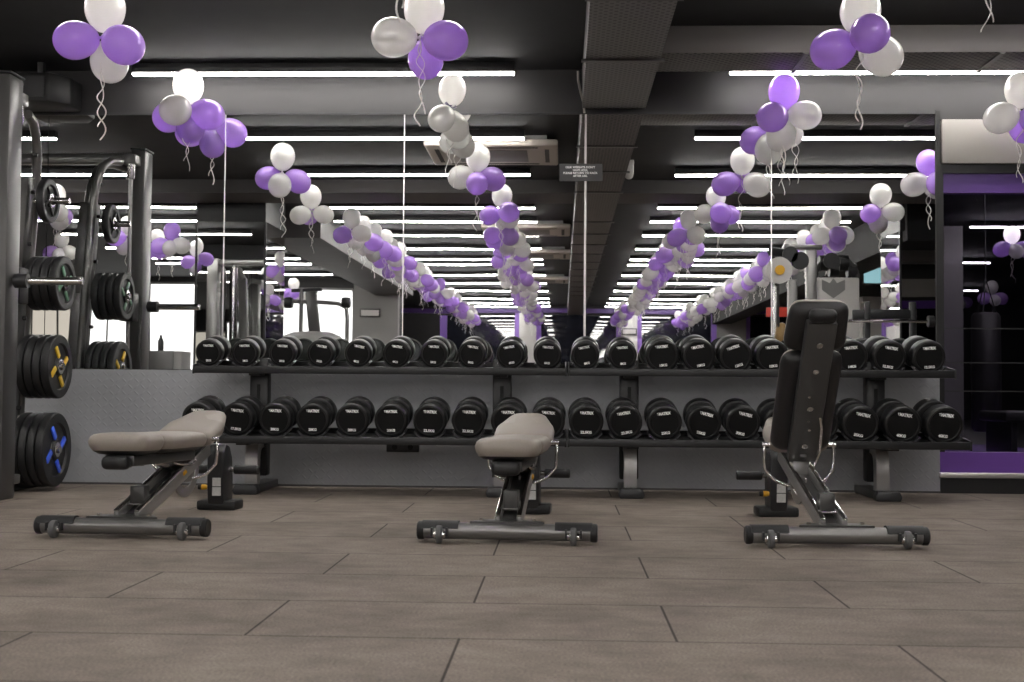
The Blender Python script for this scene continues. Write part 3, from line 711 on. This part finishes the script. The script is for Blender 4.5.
# ------------------------------------------------------------------ weight benches
def pad(L, w0, w1, th, m, parent, name, mx, shoulder=0):
    """upholstered pad: long along +Y, w0 wide at y=0 and w1 at y=L, rounded all round"""
    poly = []; c = [(-w0 / 2, 0), (w0 / 2, 0)]
    if shoulder: c += [(w0 / 2, L * shoulder), (w1 / 2, L), (-w1 / 2, L), (-w0 / 2, L * shoulder)]
    else: c += [(w1 / 2, L), (-w1 / 2, L)]
    for k in range(len(c)):                # round every corner
        p, a, q = Vector(c[k - 1]), Vector(c[k]), Vector(c[(k + 1) % len(c)]); rc = min((p - a).length, (q - a).length) * .24
        s0, s1 = a + (p - a).normalized() * rc, a + (q - a).normalized() * rc
        for m_ in range(6):
            f = m_ / 5; v_ = s0 * (1 - f) ** 2 + a * 2 * f * (1 - f) + s1 * f * f; poly.append((v_.x, v_.y))
    b = B(); bm = b.bm; rings = []
    cxm, cym = 0, L / 2
    prof = [(1 - .30 * 1, .0), (1, .0)]
    steps = [(-.060, 0), (-.034, .005), (-.014, .020), (-.003, .040), (0, .055), (0, th - .034), (-.006, th - .016), (-.018, th - .006), (-.045, th), (-.09, th + .003)]
    for ins, z in steps:
        ring = []
        for (x, y) in poly:
            dx, dy = x - cxm, y - cym; sx = max(abs(dx) + ins, .005) / max(abs(dx), 1e-5); sy = max(abs(dy) + ins, .005) / max(abs(dy), 1e-5)
            ring.append(bm.verts.new((cxm + dx * min(sx, 1), cym + dy * min(sy, 1), z)))
        rings.append(ring)
    for a, c in zip(rings, rings[1:]):
        for k in range(len(poly)): bm.faces.new((a[k], a[(k + 1) % len(poly)], c[(k + 1) % len(poly)], c[k]))
    bm.faces.new(list(reversed(rings[0]))); bm.faces.new(rings[-1])
    bmesh.ops.transform(bm, matrix=mx, verts=bm.verts)
    return b.build(name, m, parent, 50)

def bench(name_label, front, rear, angle, seat_tilt):
    """front: floor point under the wheeled tube; rear: floor point under the rear post; angle of the back pad from flat"""
    v = Vector((rear.x - front.x, rear.y - front.y, 0)); L = v.length
    rz = math.atan2(v.y, v.x) - PI / 2
    t = thing('weight_bench', name_label, 'weight bench', (front.x, front.y, 0), rz, 'adjustable weight benches')
    # front stabiliser: fat tube across, end caps, grip pads, wheels
    W = .40; zt = .054
    st = B(); st.tube([(-W + .02, 0, zt), (W - .02, 0, zt)], .038, 28); st = st.build('front_tube', 'tube_metal', t, 50)
    for s in (-1, 1):
        B().tube([(s * (W - .02), 0, zt), (s * (W - .012), 0, zt), (s * (W + .006), 0, zt), (s * (W + .012), 0, zt)], [.039, .042, .042, .036], 24).build('end_cap', 'black_rubber', st, 40)
        g = B(); bm = g.bm; rr = []
        for x in (s * (W - .18), s * (W - .012)):
            for q in (.0386, .0470):
                rr.append([bm.verts.new((x, q * math.sin(a), zt + q * math.cos(a))) for a in [(-1.25 + 2.5 * k / 12) for k in range(13)]])
        A, Bq, Cq, Dq = rr
        for k in range(12):
            bm.faces.new((A[k], A[k + 1], Cq[k + 1], Cq[k])); bm.faces.new((Bq[k], Dq[k], Dq[k + 1], Bq[k + 1])); bm.faces.new((A[k], Bq[k], Bq[k + 1], A[k + 1])); bm.faces.new((Cq[k], Cq[k + 1], Dq[k + 1], Dq[k]))
        for k in (0, 12): bm.faces.new((A[k], Cq[k], Dq[k], Bq[k]))
        g.build('step_pad', 'black_rubber', t, 40)
        wx = s * (W - .095); wy = -.052
        wrot = Matrix.Translation((wx, wy, .042)) @ Matrix.Rotation(PI / 2, 4, 'Y')
        wh = B().lathe([(0, -.014), (.030, -.014), (.038, -.012), (.041, -.007), (.041, .007), (.038, .012), (.030, .014), (0, .014)], 28, wrot).build('wheel', 'wheel', t, 40)
        for q in (-1, 1):
            B().lathe([(0, 0), (.016, 0), (.016, .010), (.012, .014), (0, .015)], 16, Matrix.Translation((wx + q * .015, wy, .042)) @ Matrix.Rotation(q * PI / 2, 4, 'Y')).build('hub_cap', 'chrome', wh)
        B().box2((wx - .038, wy - .012, .035), (wx - .030, -.03, .072)).box2((wx + .030, wy - .012, .035), (wx + .038, -.03, .072)).build('wheel_bracket', 'black_metal', t)
    # saddle plate on the tube with bolts
    B().prism([(-.17, -.02), (.17, -.02), (.11, .09), (-.11, .09)], .012, Matrix.Translation((0, .01, zt + .0335))).build('saddle_plate', 'dark_metal', t)
    for s in (-1, 1): B().lathe([(0, 0), (.011, 0), (.011, .010), (0, .011)], 12, Matrix.Translation((s * .12, .02, zt + .0458))).build('bolt', 'chrome', t)
    # inclined main beam: two rails with bright edges and a web between
    a0 = Vector((0, .05, .085)); a1 = Vector((0, L - .36, .365))
    yax = (a1 - a0).normalized(); zax = Vector((1, 0, 0)).cross(yax)
    for s in (-1, 1):
        o = Vector((s * .050, 0, 0))
        B().beam(a0 + o, a1 + o, .026, .070, .008).build('rail', 'silver_paint', t)
        B().beam(a0 + o + zax * .038, a1 + o + zax * .036, .022, .010, .003).build('rail_edge', 'chrome', t)
    B().beam(a0 - zax * .02, a1 - zax * .02, .074, .03, .004).build('web', 'dark_metal', t)
    B().beam(a0 + yax * .10 + zax * .03, a0 + yax * .112 + zax * .03, .074, .012, .002).build('cross_bar', 'steel', t)
    # square stop block on the beam
    m0 = a0 + yax * .16 + Vector((0, 0, .055))
    B().box((.072, .075, .09), m0, bev=.008).build('stop_block', 'dark_metal', t)
    B().tube([m0 + Vector((.0, .043, .03)), m0 + Vector((0, .075, .03))], .012, 12).build('block_pin', 'yellow', t)
    # toothed quadrant under the beam
    q0 = a0 + yax * (L * .56)
    pl = [(.20 * math.cos(a), .17 * math.sin(a)) for a in [PI + .15 + (PI - .3) * k / 16 for k in range(17)]]
    pl += [(.155 * math.cos(a), .12 * math.sin(a)) for a in [2 * PI - .15 - (PI - .3) * k / 16 for k in range(17)]]
    B().prism(pl, .010, frame_mx(q0 + Vector((-.005, 0.02, -.01)), (0, 1, 0), (0, 0, 1), (1, 0, 0)), bev=.0015, seg=1).build('quadrant', 'silver_paint', t)
    # rear post, shroud and foot
    poly = [(-.085, .03), (.075, .03), (.085, .18), (.065, .30), (.02, .365), (-.05, .375), (-.10, .33), (-.10, .20)]
    B().prism(poly, .10, frame_mx((-.05, L, 0), (0, 1, 0), (0, 0, 1), (1, 0, 0)), bev=.016).build('rear_post', 'black_metal', t)
    B().box2((-.115, L - .08, .0), (.115, L + .08, .055), bev=.014).build('rear_foot', 'black_rubber', t)
    for z in (.085, .138): B().box2((-.014, L - .1015, z), (.034, L - .0885, z + .048)).build('warning_label', 'sticker', t)
    for s in (-1, 1):
        hr = B().tube([(s * .05, L + .02, .225), (s * .085, L + .02, .225)], .014, 14); hr = hr.build('peg', 'steel', t)
        B().tube([(s * .075, L + .02, .225), (s * .079, L + .02, .225), (s * .215, L + .02, .225), (s * .22, L + .02, .225)], [.022, .026, .026, .020], 20).build('foam_roller', 'black_rubber', t, 40)
    # adjusting knobs on the hidden side
    B().tube([(-.052, L - .07, .13), (-.065, L - .07, .13), (-.085, L - .07, .13)], [.012, .016, .016], 14).build('pull_knob', 'yellow', t)
    B().tube([(-.0855, L - .07, .13), (-.105, L - .07, .13)], .014, 14).build('knob_end', 'black_rubber', t)
    B().tube([(.064, L * .44, .255), (.064, L * .44 + .03, .265)], .010, 10).build('lock_pin', 'yellow', t)
    # seat: trapezoid, wide at the hinge, narrow at the far end, tilted up
    yh = L - .63; zh = .372
    ms = Matrix.Translation((0, yh + .02, zh)) @ Matrix.Rotation(seat_tilt, 4, 'X')
    sp = pad(.45, .315, .185, .095, 'vinyl', t, 'seat_pad', ms, .45)
    B().box((.10, .34, .03), (0, .20, -.0155), bev=.006).build('seat_frame', 'black_metal', t).matrix_local = ms
    # chrome loops at the hinge on both sides
    for s in (-1, 1):
        x = s * .178
        loop = [(s * .165, yh + .03, zh + .055), (x, yh + .03, zh + .05), (x, yh + .03, zh - .02), (x - s * .006, yh + .028, zh - .075), (x - s * .05, yh + .02, zh - .125), (s * .085, yh, zh - .145), (s * .06, yh - .02, zh - .15)]
        B().tube(loop, .0085, 10).build('side_loop', 'chrome', t, 60)
        B().tube([(s * .15, yh + .03, zh + .056), (s * .19, yh + .03, zh + .056)], .012, 12).build('hinge_pin', 'chrome', t)
    B().beam((0, yh + .02, zh - .17), (0, yh + .02, zh + .0), .09, .09, .01, up=(0, 1, 0)).build('hinge_block', 'grey_metal', t)
    # back pad group: hinged at (yh, zh+.0), flat it points to the front (-Y)
    mb = Matrix.Translation((0, yh, zh)) @ Matrix.Rotation(PI, 4, 'Z') @ Matrix.Rotation(angle, 4, 'X')
    p1 = pad(.60, .305, .305, .095, ['vinyl', 'vinyl_dark'], t, 'back_pad', mb @ Matrix.Translation((0, .005, 0)))
    p2 = pad(.27, .305, .285, .100, ['vinyl', 'vinyl_dark'], t, 'head_pad', mb @ Matrix.Translation((0, .612, 0)))
    for p_ in (p1, p2):
        nz = (mb.to_3x3() @ Vector((0, 0, 1)))
        for f in p_.data.polygons:
            if (f.center - mb.translation).dot(nz) < (.05 if angle > .5 else .022): f.material_index = 1
    fr = B().box2((-.072, .0, -.052), (.072, .82, -.001), bev=.008)
    fr = fr.build('back_frame', 'dark_metal', t); fr.matrix_local = mb
    B().box2((-.066, .8205, -.066), (.066, .885, -.002), bev=.026, seg=4).build('frame_bumper', 'black_rubber', fr, 50)
    for y in (.10, .33, .55, .70):
        B().lathe([(0, -.0525), (.015, -.0525), (.015, -.058), (.009, -.062), (0, -.062)], 14, Matrix.Translation((0, y, 0))).build('bolt', 'steel', fr)
    for k, y in enumerate((.20, .255, .40)):
        B().lathe([(0, -.0525), (.006, -.0525), (.006, -.056), (0, -.056)], 10, Matrix.Translation((.012 * (k - 1), y, 0))).build('bolt', 'chrome', fr)
    B().tube([(-.060, -.03, -.058), (-.075, .08, -.075), (-.068, .22, -.066), (-.055, .28, -.054)], .007, 10).build('pull_lever', 'chrome', fr, 60)
    # strut from the frame to the beam
    s0 = mb @ Vector((0, .34, -.05)); s1 = a0 + yax * (L * .50)
    if angle < .5: B().beam(s0, s1, .035, .04, .006).build('strut', 'steel', t)
    else: B().beam(mb @ Vector((.0, .05, -.05)), a0 + yax * (L * .60), .035, .04, .006).build('strut', 'dark_metal', t)
    return t
b1 = bench('flat weight bench with taupe pads beside the squat machine', on_floor(122, 538), on_floor(220, 509), R(1.0), R(15))
b2 = bench('flat weight bench with taupe pads in the middle of the floor, seen end on', on_floor(507, 543.5), on_floor(531, 513), R(0.5), R(15))
b3 = bench('weight bench with its black backed pad raised upright, near the glass partition', on_floor(836.5, 547.5), on_floor(776, 516), R(56), R(14))

# ------------------------------------------------------------------ squat machine with plates
def dv(px, py, Y): return at(px, py, Y)
XLEG_T, XLEG_B, YLEG = -3.575, -3.685, -.60
t = thing('squat_machine', 'tall grey guided barbell machine with plate pegs beside the mirror', 'squat machine', (-3.5, -.9, 0))
O = Vector((-3.5, -.9, 0))
def lp(*p): return Vector(p) - O
leg_pts = [(XLEG_B, YLEG + .03, .05), (XLEG_B + .03, YLEG + .02, .7), (XLEG_B + .065, YLEG + .01, 1.4), (XLEG_T, YLEG, 2.1), (XLEG_T + .012, YLEG - .02, 2.24), (XLEG_T + .03, YLEG - .09, 2.38), (XLEG_T + .055, YLEG - .20, 2.45), (XLEG_T + .08, YLEG - .34, 2.47), (-3.45, -1.16, 2.47)]
for k, dy in enumerate((-.075, .075)):
    B().tube([lp(*p) + Vector((-.10 if k == 0 else 0, dy, 0)) for i, p in enumerate(leg_pts[:8 if k else 9])], .031, 14, flat=1.0).build('leg_tube', 'grey_metal', t, 60)
web = B()
for a, b in zip(leg_pts[:4], leg_pts[1:4]): web.beam(lp(*a) + Vector((-.05, 0, 0)), lp(*b) + Vector((-.05, 0, 0)), .12, .13, .004, up=(0, 1, 0))
web.build('leg_web', 'dark_metal', t)
for z in (.55, 1.15, 1.65, 2.0, 2.25):
    f = (z - .05) / 2.3; x = XLEG_B + (XLEG_T - XLEG_B) * f
    B().tube([lp(x + .02, YLEG, z), lp(x + .045, YLEG, z)], .014, 10).build('bolt', 'black_metal', t)
B().box(( .004, .07, .16), lp(XLEG_B + .068, YLEG - .0, .42)).build('warning_label', 'sticker', t)
PX, PY = -3.455, -1.25
B().box2(lp(PX - .06, PY - .10, .0), lp(PX + .06, PY + .10, 2.62), bev=.02).build('post', 'dark_metal', t)
B().box2(lp(PX - .065, PY - .105, 2.6205), lp(PX + .065, PY + .105, 2.635), bev=.006).build('post_cap', 'black_metal', t)
B().tube([lp(PX - .02, PY + .20, .12), lp(PX - .02, PY + .20, 2.5)], .016, 14).build('guide_rod', 'silver_paint', t, 60)
B().tube([lp(PX - .02, PY + .20, 2.36), lp(PX - .02, PY + .20, 2.40), lp(PX - .02, PY + .20, 2.52)], [.03, .034, .034], 14).build('rod_mount', 'steel', t)
B().box2(lp(PX - .08, PY + .10, 2.48), lp(PX + .03, PY + .24, 2.56), bev=.01).box2(lp(PX - .08, PY + .10, .08), lp(PX + .03, PY + .24, .14), bev=.01).build('rod_bracket', 'grey_metal', t)
ZB = 1.347
B().box2(lp(PX - .075, PY + .13, ZB - .13), lp(PX + .045, PY + .27, ZB + .10), bev=.012).build('carriage', 'black_metal', t)
bar = B().tube([lp(-5.1, PY + .0, ZB), lp(-3.1, PY + .0, ZB)], .014, 14).build('guided_bar', 'steel', t, 60)
B().tube([lp(-3.30, PY, ZB), lp(-2.97, PY, ZB)], .025, 18).build('sleeve', 'chrome', bar, 60)
B().tube([lp(-2.969, PY, ZB), lp(-2.955, PY, ZB)], [.027, .022], 18).build('sleeve_cap', 'steel', bar, 40)
B().tube([lp(-3.38, PY, ZB), lp(-3.30, PY, ZB)], .045, 18).build('collar', 'black_metal', bar, 40)
B().beam(lp(XLEG_B - .0, -1.55, .045), lp(XLEG_B + .0, -.12, .045), .15, .09, .02).build('base_rail', 'black_metal', t)
B().beam(lp(XLEG_B, -1.25, .045), lp(-5.3, -1.25, .045), .09, .09, .02).build('base_cross', 'black_metal', t)
B().beam(lp(PX, -1.25, 2.56), lp(-5.3, -1.25, 2.56), .09, .09, .02).build('top_cross', 'grey_metal', t)
# far side frame
B().box2(lp(-5.35, PY - .10, .0), lp(-5.18, PY + .10, 2.62), bev=.02).build('post', 'grey_metal', t)
B().tube([lp(p[0] - 1.72, p[1], p[2]) for p in leg_pts], .045, 14).build('leg_tube', 'grey_metal', t, 60)
B().beam(lp(-5.3, -1.55, .045), lp(-5.3, -.12, .045), .15, .09, .02).build('base_rail', 'black_metal', t)

def plate_parts(r, th, ins):
    """weight plate along +Z: thick rubber rim, dished face, hub, four coloured inserts"""
    prof = [(.026, 0), (r * .55, 0), (r * .80, .004), (r - .010, .002), (r - .003, .006), (r, .014), (r, th - .014), (r - .003, th - .006), (r - .010, th - .002), (r * .74, th - .003), (r * .70, th - .018), (r * .30, th - .018), (r * .26, th - .002), (.034, th - .001), (.026, th - .002), (.026, 0)]
    disc = B().lathe(prof, 48)
    sp = B().box((r * .40, r * .16, .014), bev=.005)
    hub = B().lathe([(.027, th - .004), (.05, th - .004), (.05, th + .002), (.044, th + .004), (.027, th + .004), (.027, th - .004)], 24)
    return disc, sp, hub
pc = {}
def plate(x, y, z, r, th, ins, label, group, spin):
    t = thing('weight_plate', label, 'weight plate', (x, y, z), 0, group)
    rot = Matrix.Rotation(PI / 2, 4, 'Y')     # +Z -> +X
    key = (r, ins)
    if key not in pc:
        pc[key] = []
        for b, n, m in zip(plate_parts(r, th, ins), ('disc', 'insert', 'hub'), ('black_rubber', ins, 'steel')):
            o = b.build(n, m, None, 30); pc[key].append(o.data); bpy.data.objects.remove(o)
    d, i_, h = pc[key]; sm = rot @ Matrix.Rotation(spin, 4, 'Z')
    link('disc', d, t).matrix_local = sm; link('hub', h, t).matrix_local = sm
    for k in range(4):
        link('insert', i_, t).matrix_local = sm @ Matrix.Rotation(k * PI / 2, 4, 'Z') @ Matrix.Translation((r * .47, r * .07, th - .010)) @ Matrix.Rotation(.5, 4, 'Z')
    return t
TH = .056
stacks = [(201, .150, 1, 'black_rubber', 49, 'single small black plate on the top peg of the squat machine', 'small plates'),
          (283.5, .182, 4, 'green_ins', 63.6, 'green spoked plate', 'green plates on the squat machine'),
          (366.6, .214, 4, 'yellow_ins', 58, 'yellow spoked plate', 'yellow plates on the squat machine'),
          (449.6, .247, 4, 'blue_ins', 54.5, 'blue spoked plate', 'blue plates on the squat machine')]
pos = ['outermost', 'second from the outside', 'third from the outside', 'innermost, against the machine leg']
for (py, r, n, ins, px, lab, grp) in stacks:
    yy = YLEG + .0
    c = at(px + 3, py, yy)
    for k in range(n):
        plate(c.x - TH - k * (TH + .001), yy, c.z, r, TH, ins, lab if n == 1 else lab + ' on its peg, ' + pos[k], grp, .2 + .7 * k)
    B().tube([lp(c.x - (n + .6) * TH - .03, yy, c.z), lp(c.x + .02, yy, c.z), lp(c.x + (.12 if n == 1 else .015), yy, c.z)], .0235, 16).build('plate_peg', 'steel', t, 50)

# ------------------------------------------------------------------ machines of the hall seen only in the mirror
# lever machine before the glowing end wall
Y = -9.3
def rp(px, py, Y=Y): return refl(px, py, Y)
g = rp(312, 330); mt = thing('lever_machine', 'grey lever press machine standing before the bright end window', 'gym machine', (g.x, Y, 0))
G = Vector((g.x, Y, 0))
def rl_(px, py, dy=0.0): q = refl(px, py, Y); return Vector((q.x, Y + dy, q.z)) - G
B().tube([(0, 0, 0.05), Vector((rl_(302, 300).x, 0, .06)), rl_(302, 288)], .03, 12).build('mast', 'grey_metal', mt)
B().tube([rl_(288, 301), rl_(300, 302), rl_(322, 303), rl_(338, 304), rl_(346, 308), rl_(347, 318), Vector((rl_(347, 318).x, 0, .1))], .03, 12).build('lever_arm', 'grey_metal', mt)
B().beam(rl_(311, 292), rl_(316, 340), .16, .08, .02, up=(0, 1, 0)).build('guard', 'dark_metal', mt)
B().beam(rl_(292, 291), rl_(322, 290), .05, .05, .01).build('cross_bar', 'black_metal', mt)
for px in (289, 346): B().lathe([(0, -.06), (.07, -.06), (.08, -.03), (.08, .03), (.07, .06), (0, .06)], 20, Matrix.Translation(rl_(px, 303)) @ Matrix.Rotation(PI / 2, 4, 'Y')).build('roller', 'black_rubber', mt)
B().lathe([(0, 0), (.46, 0), (.46, 1.36), (.42, 1.44), (.28, 1.50), (0, 1.52)], 28).build('drum', 'column', mt)
B().box2((-.6, -.35, 0), (.75, .35, .06), bev=.01).build('base', 'black_metal', mt)
# reception desk with bottle before the white wall
q = refl(166, 340, -10.2)
dk = thing('counter', 'grey counter block before the bright white window', 'counter', (q.x, -10.2, 0))
B().box2((-.33, -.25, 0), (.2, .25, refl(166, 351, -10.2).z), bev=.01).build('body', 'dark_metal', dk)
B().box2((.2005, -.25, 0), (.33, .25, refl(166, 351, -10.2).z - .004), bev=.01).build('side_panel', 'column', dk)
q2 = refl(160.5, 351, -10.2)
tag(B().lathe([(0, 0), (.04, 0), (.045, .02), (.045, .16), (.02, .21), (.018, .25), (0, .25)], 16, Matrix.Translation((q2.x, -10.2, q2.z + .001))).build('bottle', 'black_metal'), 'dark bottle standing on the grey counter', 'bottle')
# tall chrome post machine next to the mirrored pillar
q = refl(234, 300, -4.6)
ps = thing('pole_machine', 'tall chrome guide post machine standing before the mirrored pillar', 'gym machine', (q.x, -4.6, 0))
zt_ = refl(234, 268, -4.6).z
B().tube([(0, 0, .05), (0, 0, zt_)], .045, 16).build('post', 'chrome', ps)
B().beam((.14, -.05, .05), (.07, -.1, zt_ - .1), .10, .06, .02, up=(0, 1, 0)).tube([(.07, -.1, zt_ - .12), (.03, -.1, zt_ - .02), (-.02, -.06, zt_)], .04, 12).build('lean_leg', 'dark_metal', ps)
B().box2((-.3, -.4, 0), (.35, .25, .07), bev=.01).build('base', 'black_metal', ps)
# cable tower behind the upright bench
Y = -5.6
g = refl(815, 300, Y); ct = thing('cable_tower', 'big grey cable tower with weight shroud reflected above the upright bench', 'gym machine', (g.x, Y, 0)); G = Vector((g.x, Y, 0))
def Tp(px, py, dy=0.0): q = refl(px, py, Y); return Vector((q.x, Y + dy, q.z)) - G
def V0(px, dy=0.0): p = Tp(px, 300, dy); return Vector((p.x, p.y, .05))
for px, py, m, w in ((792, 280, 'grey_metal', .10), (811, 250, 'grey_metal', .12), (775, 262, 'steel', .05)):
    B().box2(V0(px) - Vector((w / 2, .05, 0)), Tp(px, py) + Vector((w / 2, .05, 0)), bev=.015).build('column', m, ct)
B().beam(Tp(783, 247), Tp(822, 248), .09, .055, .015).build('top_beam', 'grey_metal', ct)
B().beam(Tp(769, 252), Tp(790, 252, -.2), .06, .1, .02).build('pulley_arm', 'black_metal', ct)
pw = B()
for px, py, r in ((776, 272, .13), (788, 256, .09), (829, 262, .09), (798, 262, .10)):
    pw.lathe([(0, -.02), (r, -.02), (r * .93, 0), (r, .02), (0, .02)], 24, Matrix.Translation(Tp(px, py, .12)) @ Matrix.Rotation(PI / 2, 4, 'X'))
pw.build('pulley', 'black_rubber', ct)
wheel_ = B().lathe([(0, -.02), (.15, -.02), (.15, .02), (0, .02)], 24, Matrix.Translation(Tp(776, 272, .18)) @ Matrix.Rotation(PI / 2, 4, 'X')).build('guide_wheel', 'plastic_white', ct)
B().lathe([(0, -.005), (.055, -.005), (.055, .03), (0, .03)], 20, Matrix.Translation(Tp(776, 272, .21)) @ Matrix.Rotation(-PI / 2, 4, 'X')).build('wheel_badge', 'yellow', wheel_)
pA, pB_ = Tp(818, 345), Tp(860, 277)
poly = [(pA.x, .05), (pB_.x, .05), (pB_.x, pB_.z), (pA.x, pB_.z)]
sh = B().prism(poly, .5, frame_mx((0, -.05, 0), (1, 0, 0), (0, 0, 1), (0, -1, 0)), bev=.02).build('shroud', 'plastic_white', ct)
B().prism([(-.13, -.02), (.0, -.12), (.13, -.02), (.13, .1), (.04, .06), (0, .12), (-.04, .06), (-.13, .1)], .004, frame_mx(Tp(834, 288, -.045), (1, 0, 0), (0, 0, 1), (0, -1, 0)) @ Matrix.Translation((0, 0, -.004))).build('shroud_mark', 'column', sh)
B().tube([Tp(818, 277, -.1)] + [Tp(838 + 21 * math.cos(a), 277 - 20 * math.sin(a), -.1) for a in [PI - PI * k / 10 for k in range(11)]] + [Tp(860, 277, -.1)], .03, 10).build('arch', 'dark_metal', ct)
for k, (px, py) in enumerate(((826, 262), (836, 268), (846, 262), (854, 270))):
    B().lathe([(0, -.05), (.09, -.05), (.09, .05), (0, .05)], 16, Matrix.Translation(Tp(px, py, -.15)) @ Matrix.Rotation(PI / 2, 4, 'Y')).build('roller', 'black_rubber', ct)
B().box2((V0(768).x, -.5, 0), (V0(862).x, .3, .07), bev=.01).build('base', 'black_metal', ct)
B().tube([Tp(776, 282, .15), Tp(776, 320, .15), Tp(777, 335, .15)], .012, 8).build('cable', 'black_metal', ct)
hb = B().lathe([(0, 0), (.06, .01), (.085, .08), (.07, .18), (.03, .24), (0, .25)], 18, Matrix.Translation(Tp(780, 345, .12))).build('handle_bag', 'wood_gold', ct)
# barbell rack seen at the right end of the mirror
Y = -4.4
g = refl(880, 330, Y); br_ = thing('bench_press_rack', 'black bench press rack reflected near the mirror edge', 'gym machine', (g.x, Y, 0)); G = Vector((g.x, Y, 0))
for px in (866, 912): B().box2(V0(px) - Vector((.03, .04, .05)), Tp(px, 302) + Vector((.03, .04, 0)), bev=.01).build('upright', 'black_metal', br_)
B().beam(Tp(852, 315), Tp(916, 314.5), .05, .10, .01).build('cross_beam', 'black_metal', br_)
B().box2((V0(862).x, -.6, 0), (V0(915).x, .4, .06), bev=.01).build('base', 'black_metal', br_)
bb = thing('barbell', 'silver barbell lying across the reflected bench press rack', 'barbell', G + Tp(886, 322, .10)); G2 = Vector(bb.location)
B().tube([Vector((-.42, 0, 0)), Vector((.42, 0, 0))], .016, 12).build('shaft', 'chrome', bb)
B().lathe([(0, -.03), (.06, -.03), (.06, .03), (0, .03)], 20, Matrix.Translation((.43, 0, 0)) @ Matrix.Rotation(PI / 2, 4, 'Y')).build('end_collar', 'black_metal', bb)
# screens on the far side wall and a red sign
for k, (pa, pb, ya, yb) in enumerate(((862, 886, 258, 284), (866, 884, 240, 252))):
    Yq = -11.0 - k * 1.2; a = refl(pa, yb, Yq); b = refl(pb, ya, Yq)
    s_ = thing('wall_screen', ['large pale cyan screen hung beside the reflected cable tower', 'smaller pale cyan screen hung above the larger screen'][k], 'screen', ((a.x + b.x) / 2, Yq, (a.z + b.z) / 2))
    w, h = (b.x - a.x) / 2, (b.z - a.z) / 2
    B().box2((-w, -.03, -h), (w, .0, h), bev=.005).build('case', 'black_metal', s_); B().box2((-w + .02, .0005, -h + .02), (w - .02, .004, h - .02)).build('panel', 'screen', s_, 0)
    B().tube([(0, -.015, h), (0, -.015, ZC - (a.z + b.z) / 2 - .001)], .015, 8).build('hanger', 'black_metal', s_)
a = refl(766, 317, -13); b = refl(790, 308, -13)
tag(B().box2((a.x, -13.02, a.z), (b.x, -13, b.z), bev=.004).build('red_banner', 'red'), 'plain red sign board reflected behind the cable tower', 'sign')
a = refl(862, 345, -14); b = refl(900, 292, -14)
struct(B().box2((a.x, -14.3, 0), (b.x + .5, -14, 2.4)).build('partition', 'wall_white'))

for px, py, Y, lab in ((370, 313, YW + .31, 'small framed notice on the grey column beside the end window'), (629, 331, YF + .31, 'small pale notice on the purple edged pillar deep in the hall')):
    q = refl(px, py, Y)
    n_ = thing('wall_notice', lab, 'notice', (q.x, Y, q.z))
    B().box2((-.22, 0, -.09), (.22, .02, .09), bev=.005).build('frame', 'dark_metal', n_); B().box2((-.19, .0205, -.06), (.19, .026, .06)).build('sheet', 'plastic_white', n_)
# behind the glass: punching bag, pale pillar, padded bench
q = at(986, 370, 4.2); zt_ = at(986, 312, 4.2).z; zb_ = at(986, 432, 4.2).z
pb = thing('punching_bag', 'black punching bag hanging behind the dark glass', 'punching bag', (q.x, 4.2, zb_))
hh = zt_ - zb_
B().lathe([(0, 0), (.12, .005), (.145, .04), (.15, hh * .5), (.145, hh - .05), (.12, hh - .01), (0, hh)], 28).build('bag', 'vinyl_dark', pb)
ch = B()
for k in range(3): ch.tube([(.11 * math.cos(k * 2.09), .11 * math.sin(k * 2.09), hh - .02), (0, 0, hh + .35)], .006, 6)
ch.tube([(0, 0, hh + .35), (0, 0, ZC - zb_ - .001)], .006, 6); ch.build('chain', 'black_metal', pb)
a = at(944, 440, 8.5); b = at(964, 440, 8.5)
struct(B().box2((a.x, 8.5, 0), (b.x, 8.9, ZC)).build('pillar', 'column'))
q = on_floor(975, 452); q = at(975, 440, 3.4)
mb_ = thing('padded_bench', 'low padded bench in the dim room behind the glass', 'bench', (q.x + .25, 3.4, 0))
B().box2((-.1, -.4, .42), (.5, .4, .52), bev=.03).build('pad', 'vinyl_dark', mb_)
for x in (0, .4): B().box2((x - .03, -.35, 0), (x + .03, .35, .4195), bev=.008).build('leg', 'black_metal', mb_)
tag(B().box2((3.6, 3.0, .001), (5.6, 7.5, .025), bev=.005).build('floor_mat', 'purple_trim'), 'purple exercise mat on the floor behind the glass', 'mat')

# ------------------------------------------------------------------ world and colour management
w = bpy.data.worlds.new('world'); scene.world = w; w.use_nodes = True
w.node_tree.nodes['Background'].inputs[0].default_value = (.01, .01, .011, 1); w.node_tree.nodes['Background'].inputs[1].default_value = 1
vs = scene.view_settings
vs.view_transform = 'Standard'; vs.look = 'None'; vs.gamma = 1; vs.use_curve_mapping = False; vs.exposure = 1.95
cy = scene.cycles
cy.max_bounces = 9; cy.diffuse_bounces = 4; cy.glossy_bounces = 6; cy.transmission_bounces = 4; cy.transparent_max_bounces = 8
cy.sample_clamp_indirect = 6
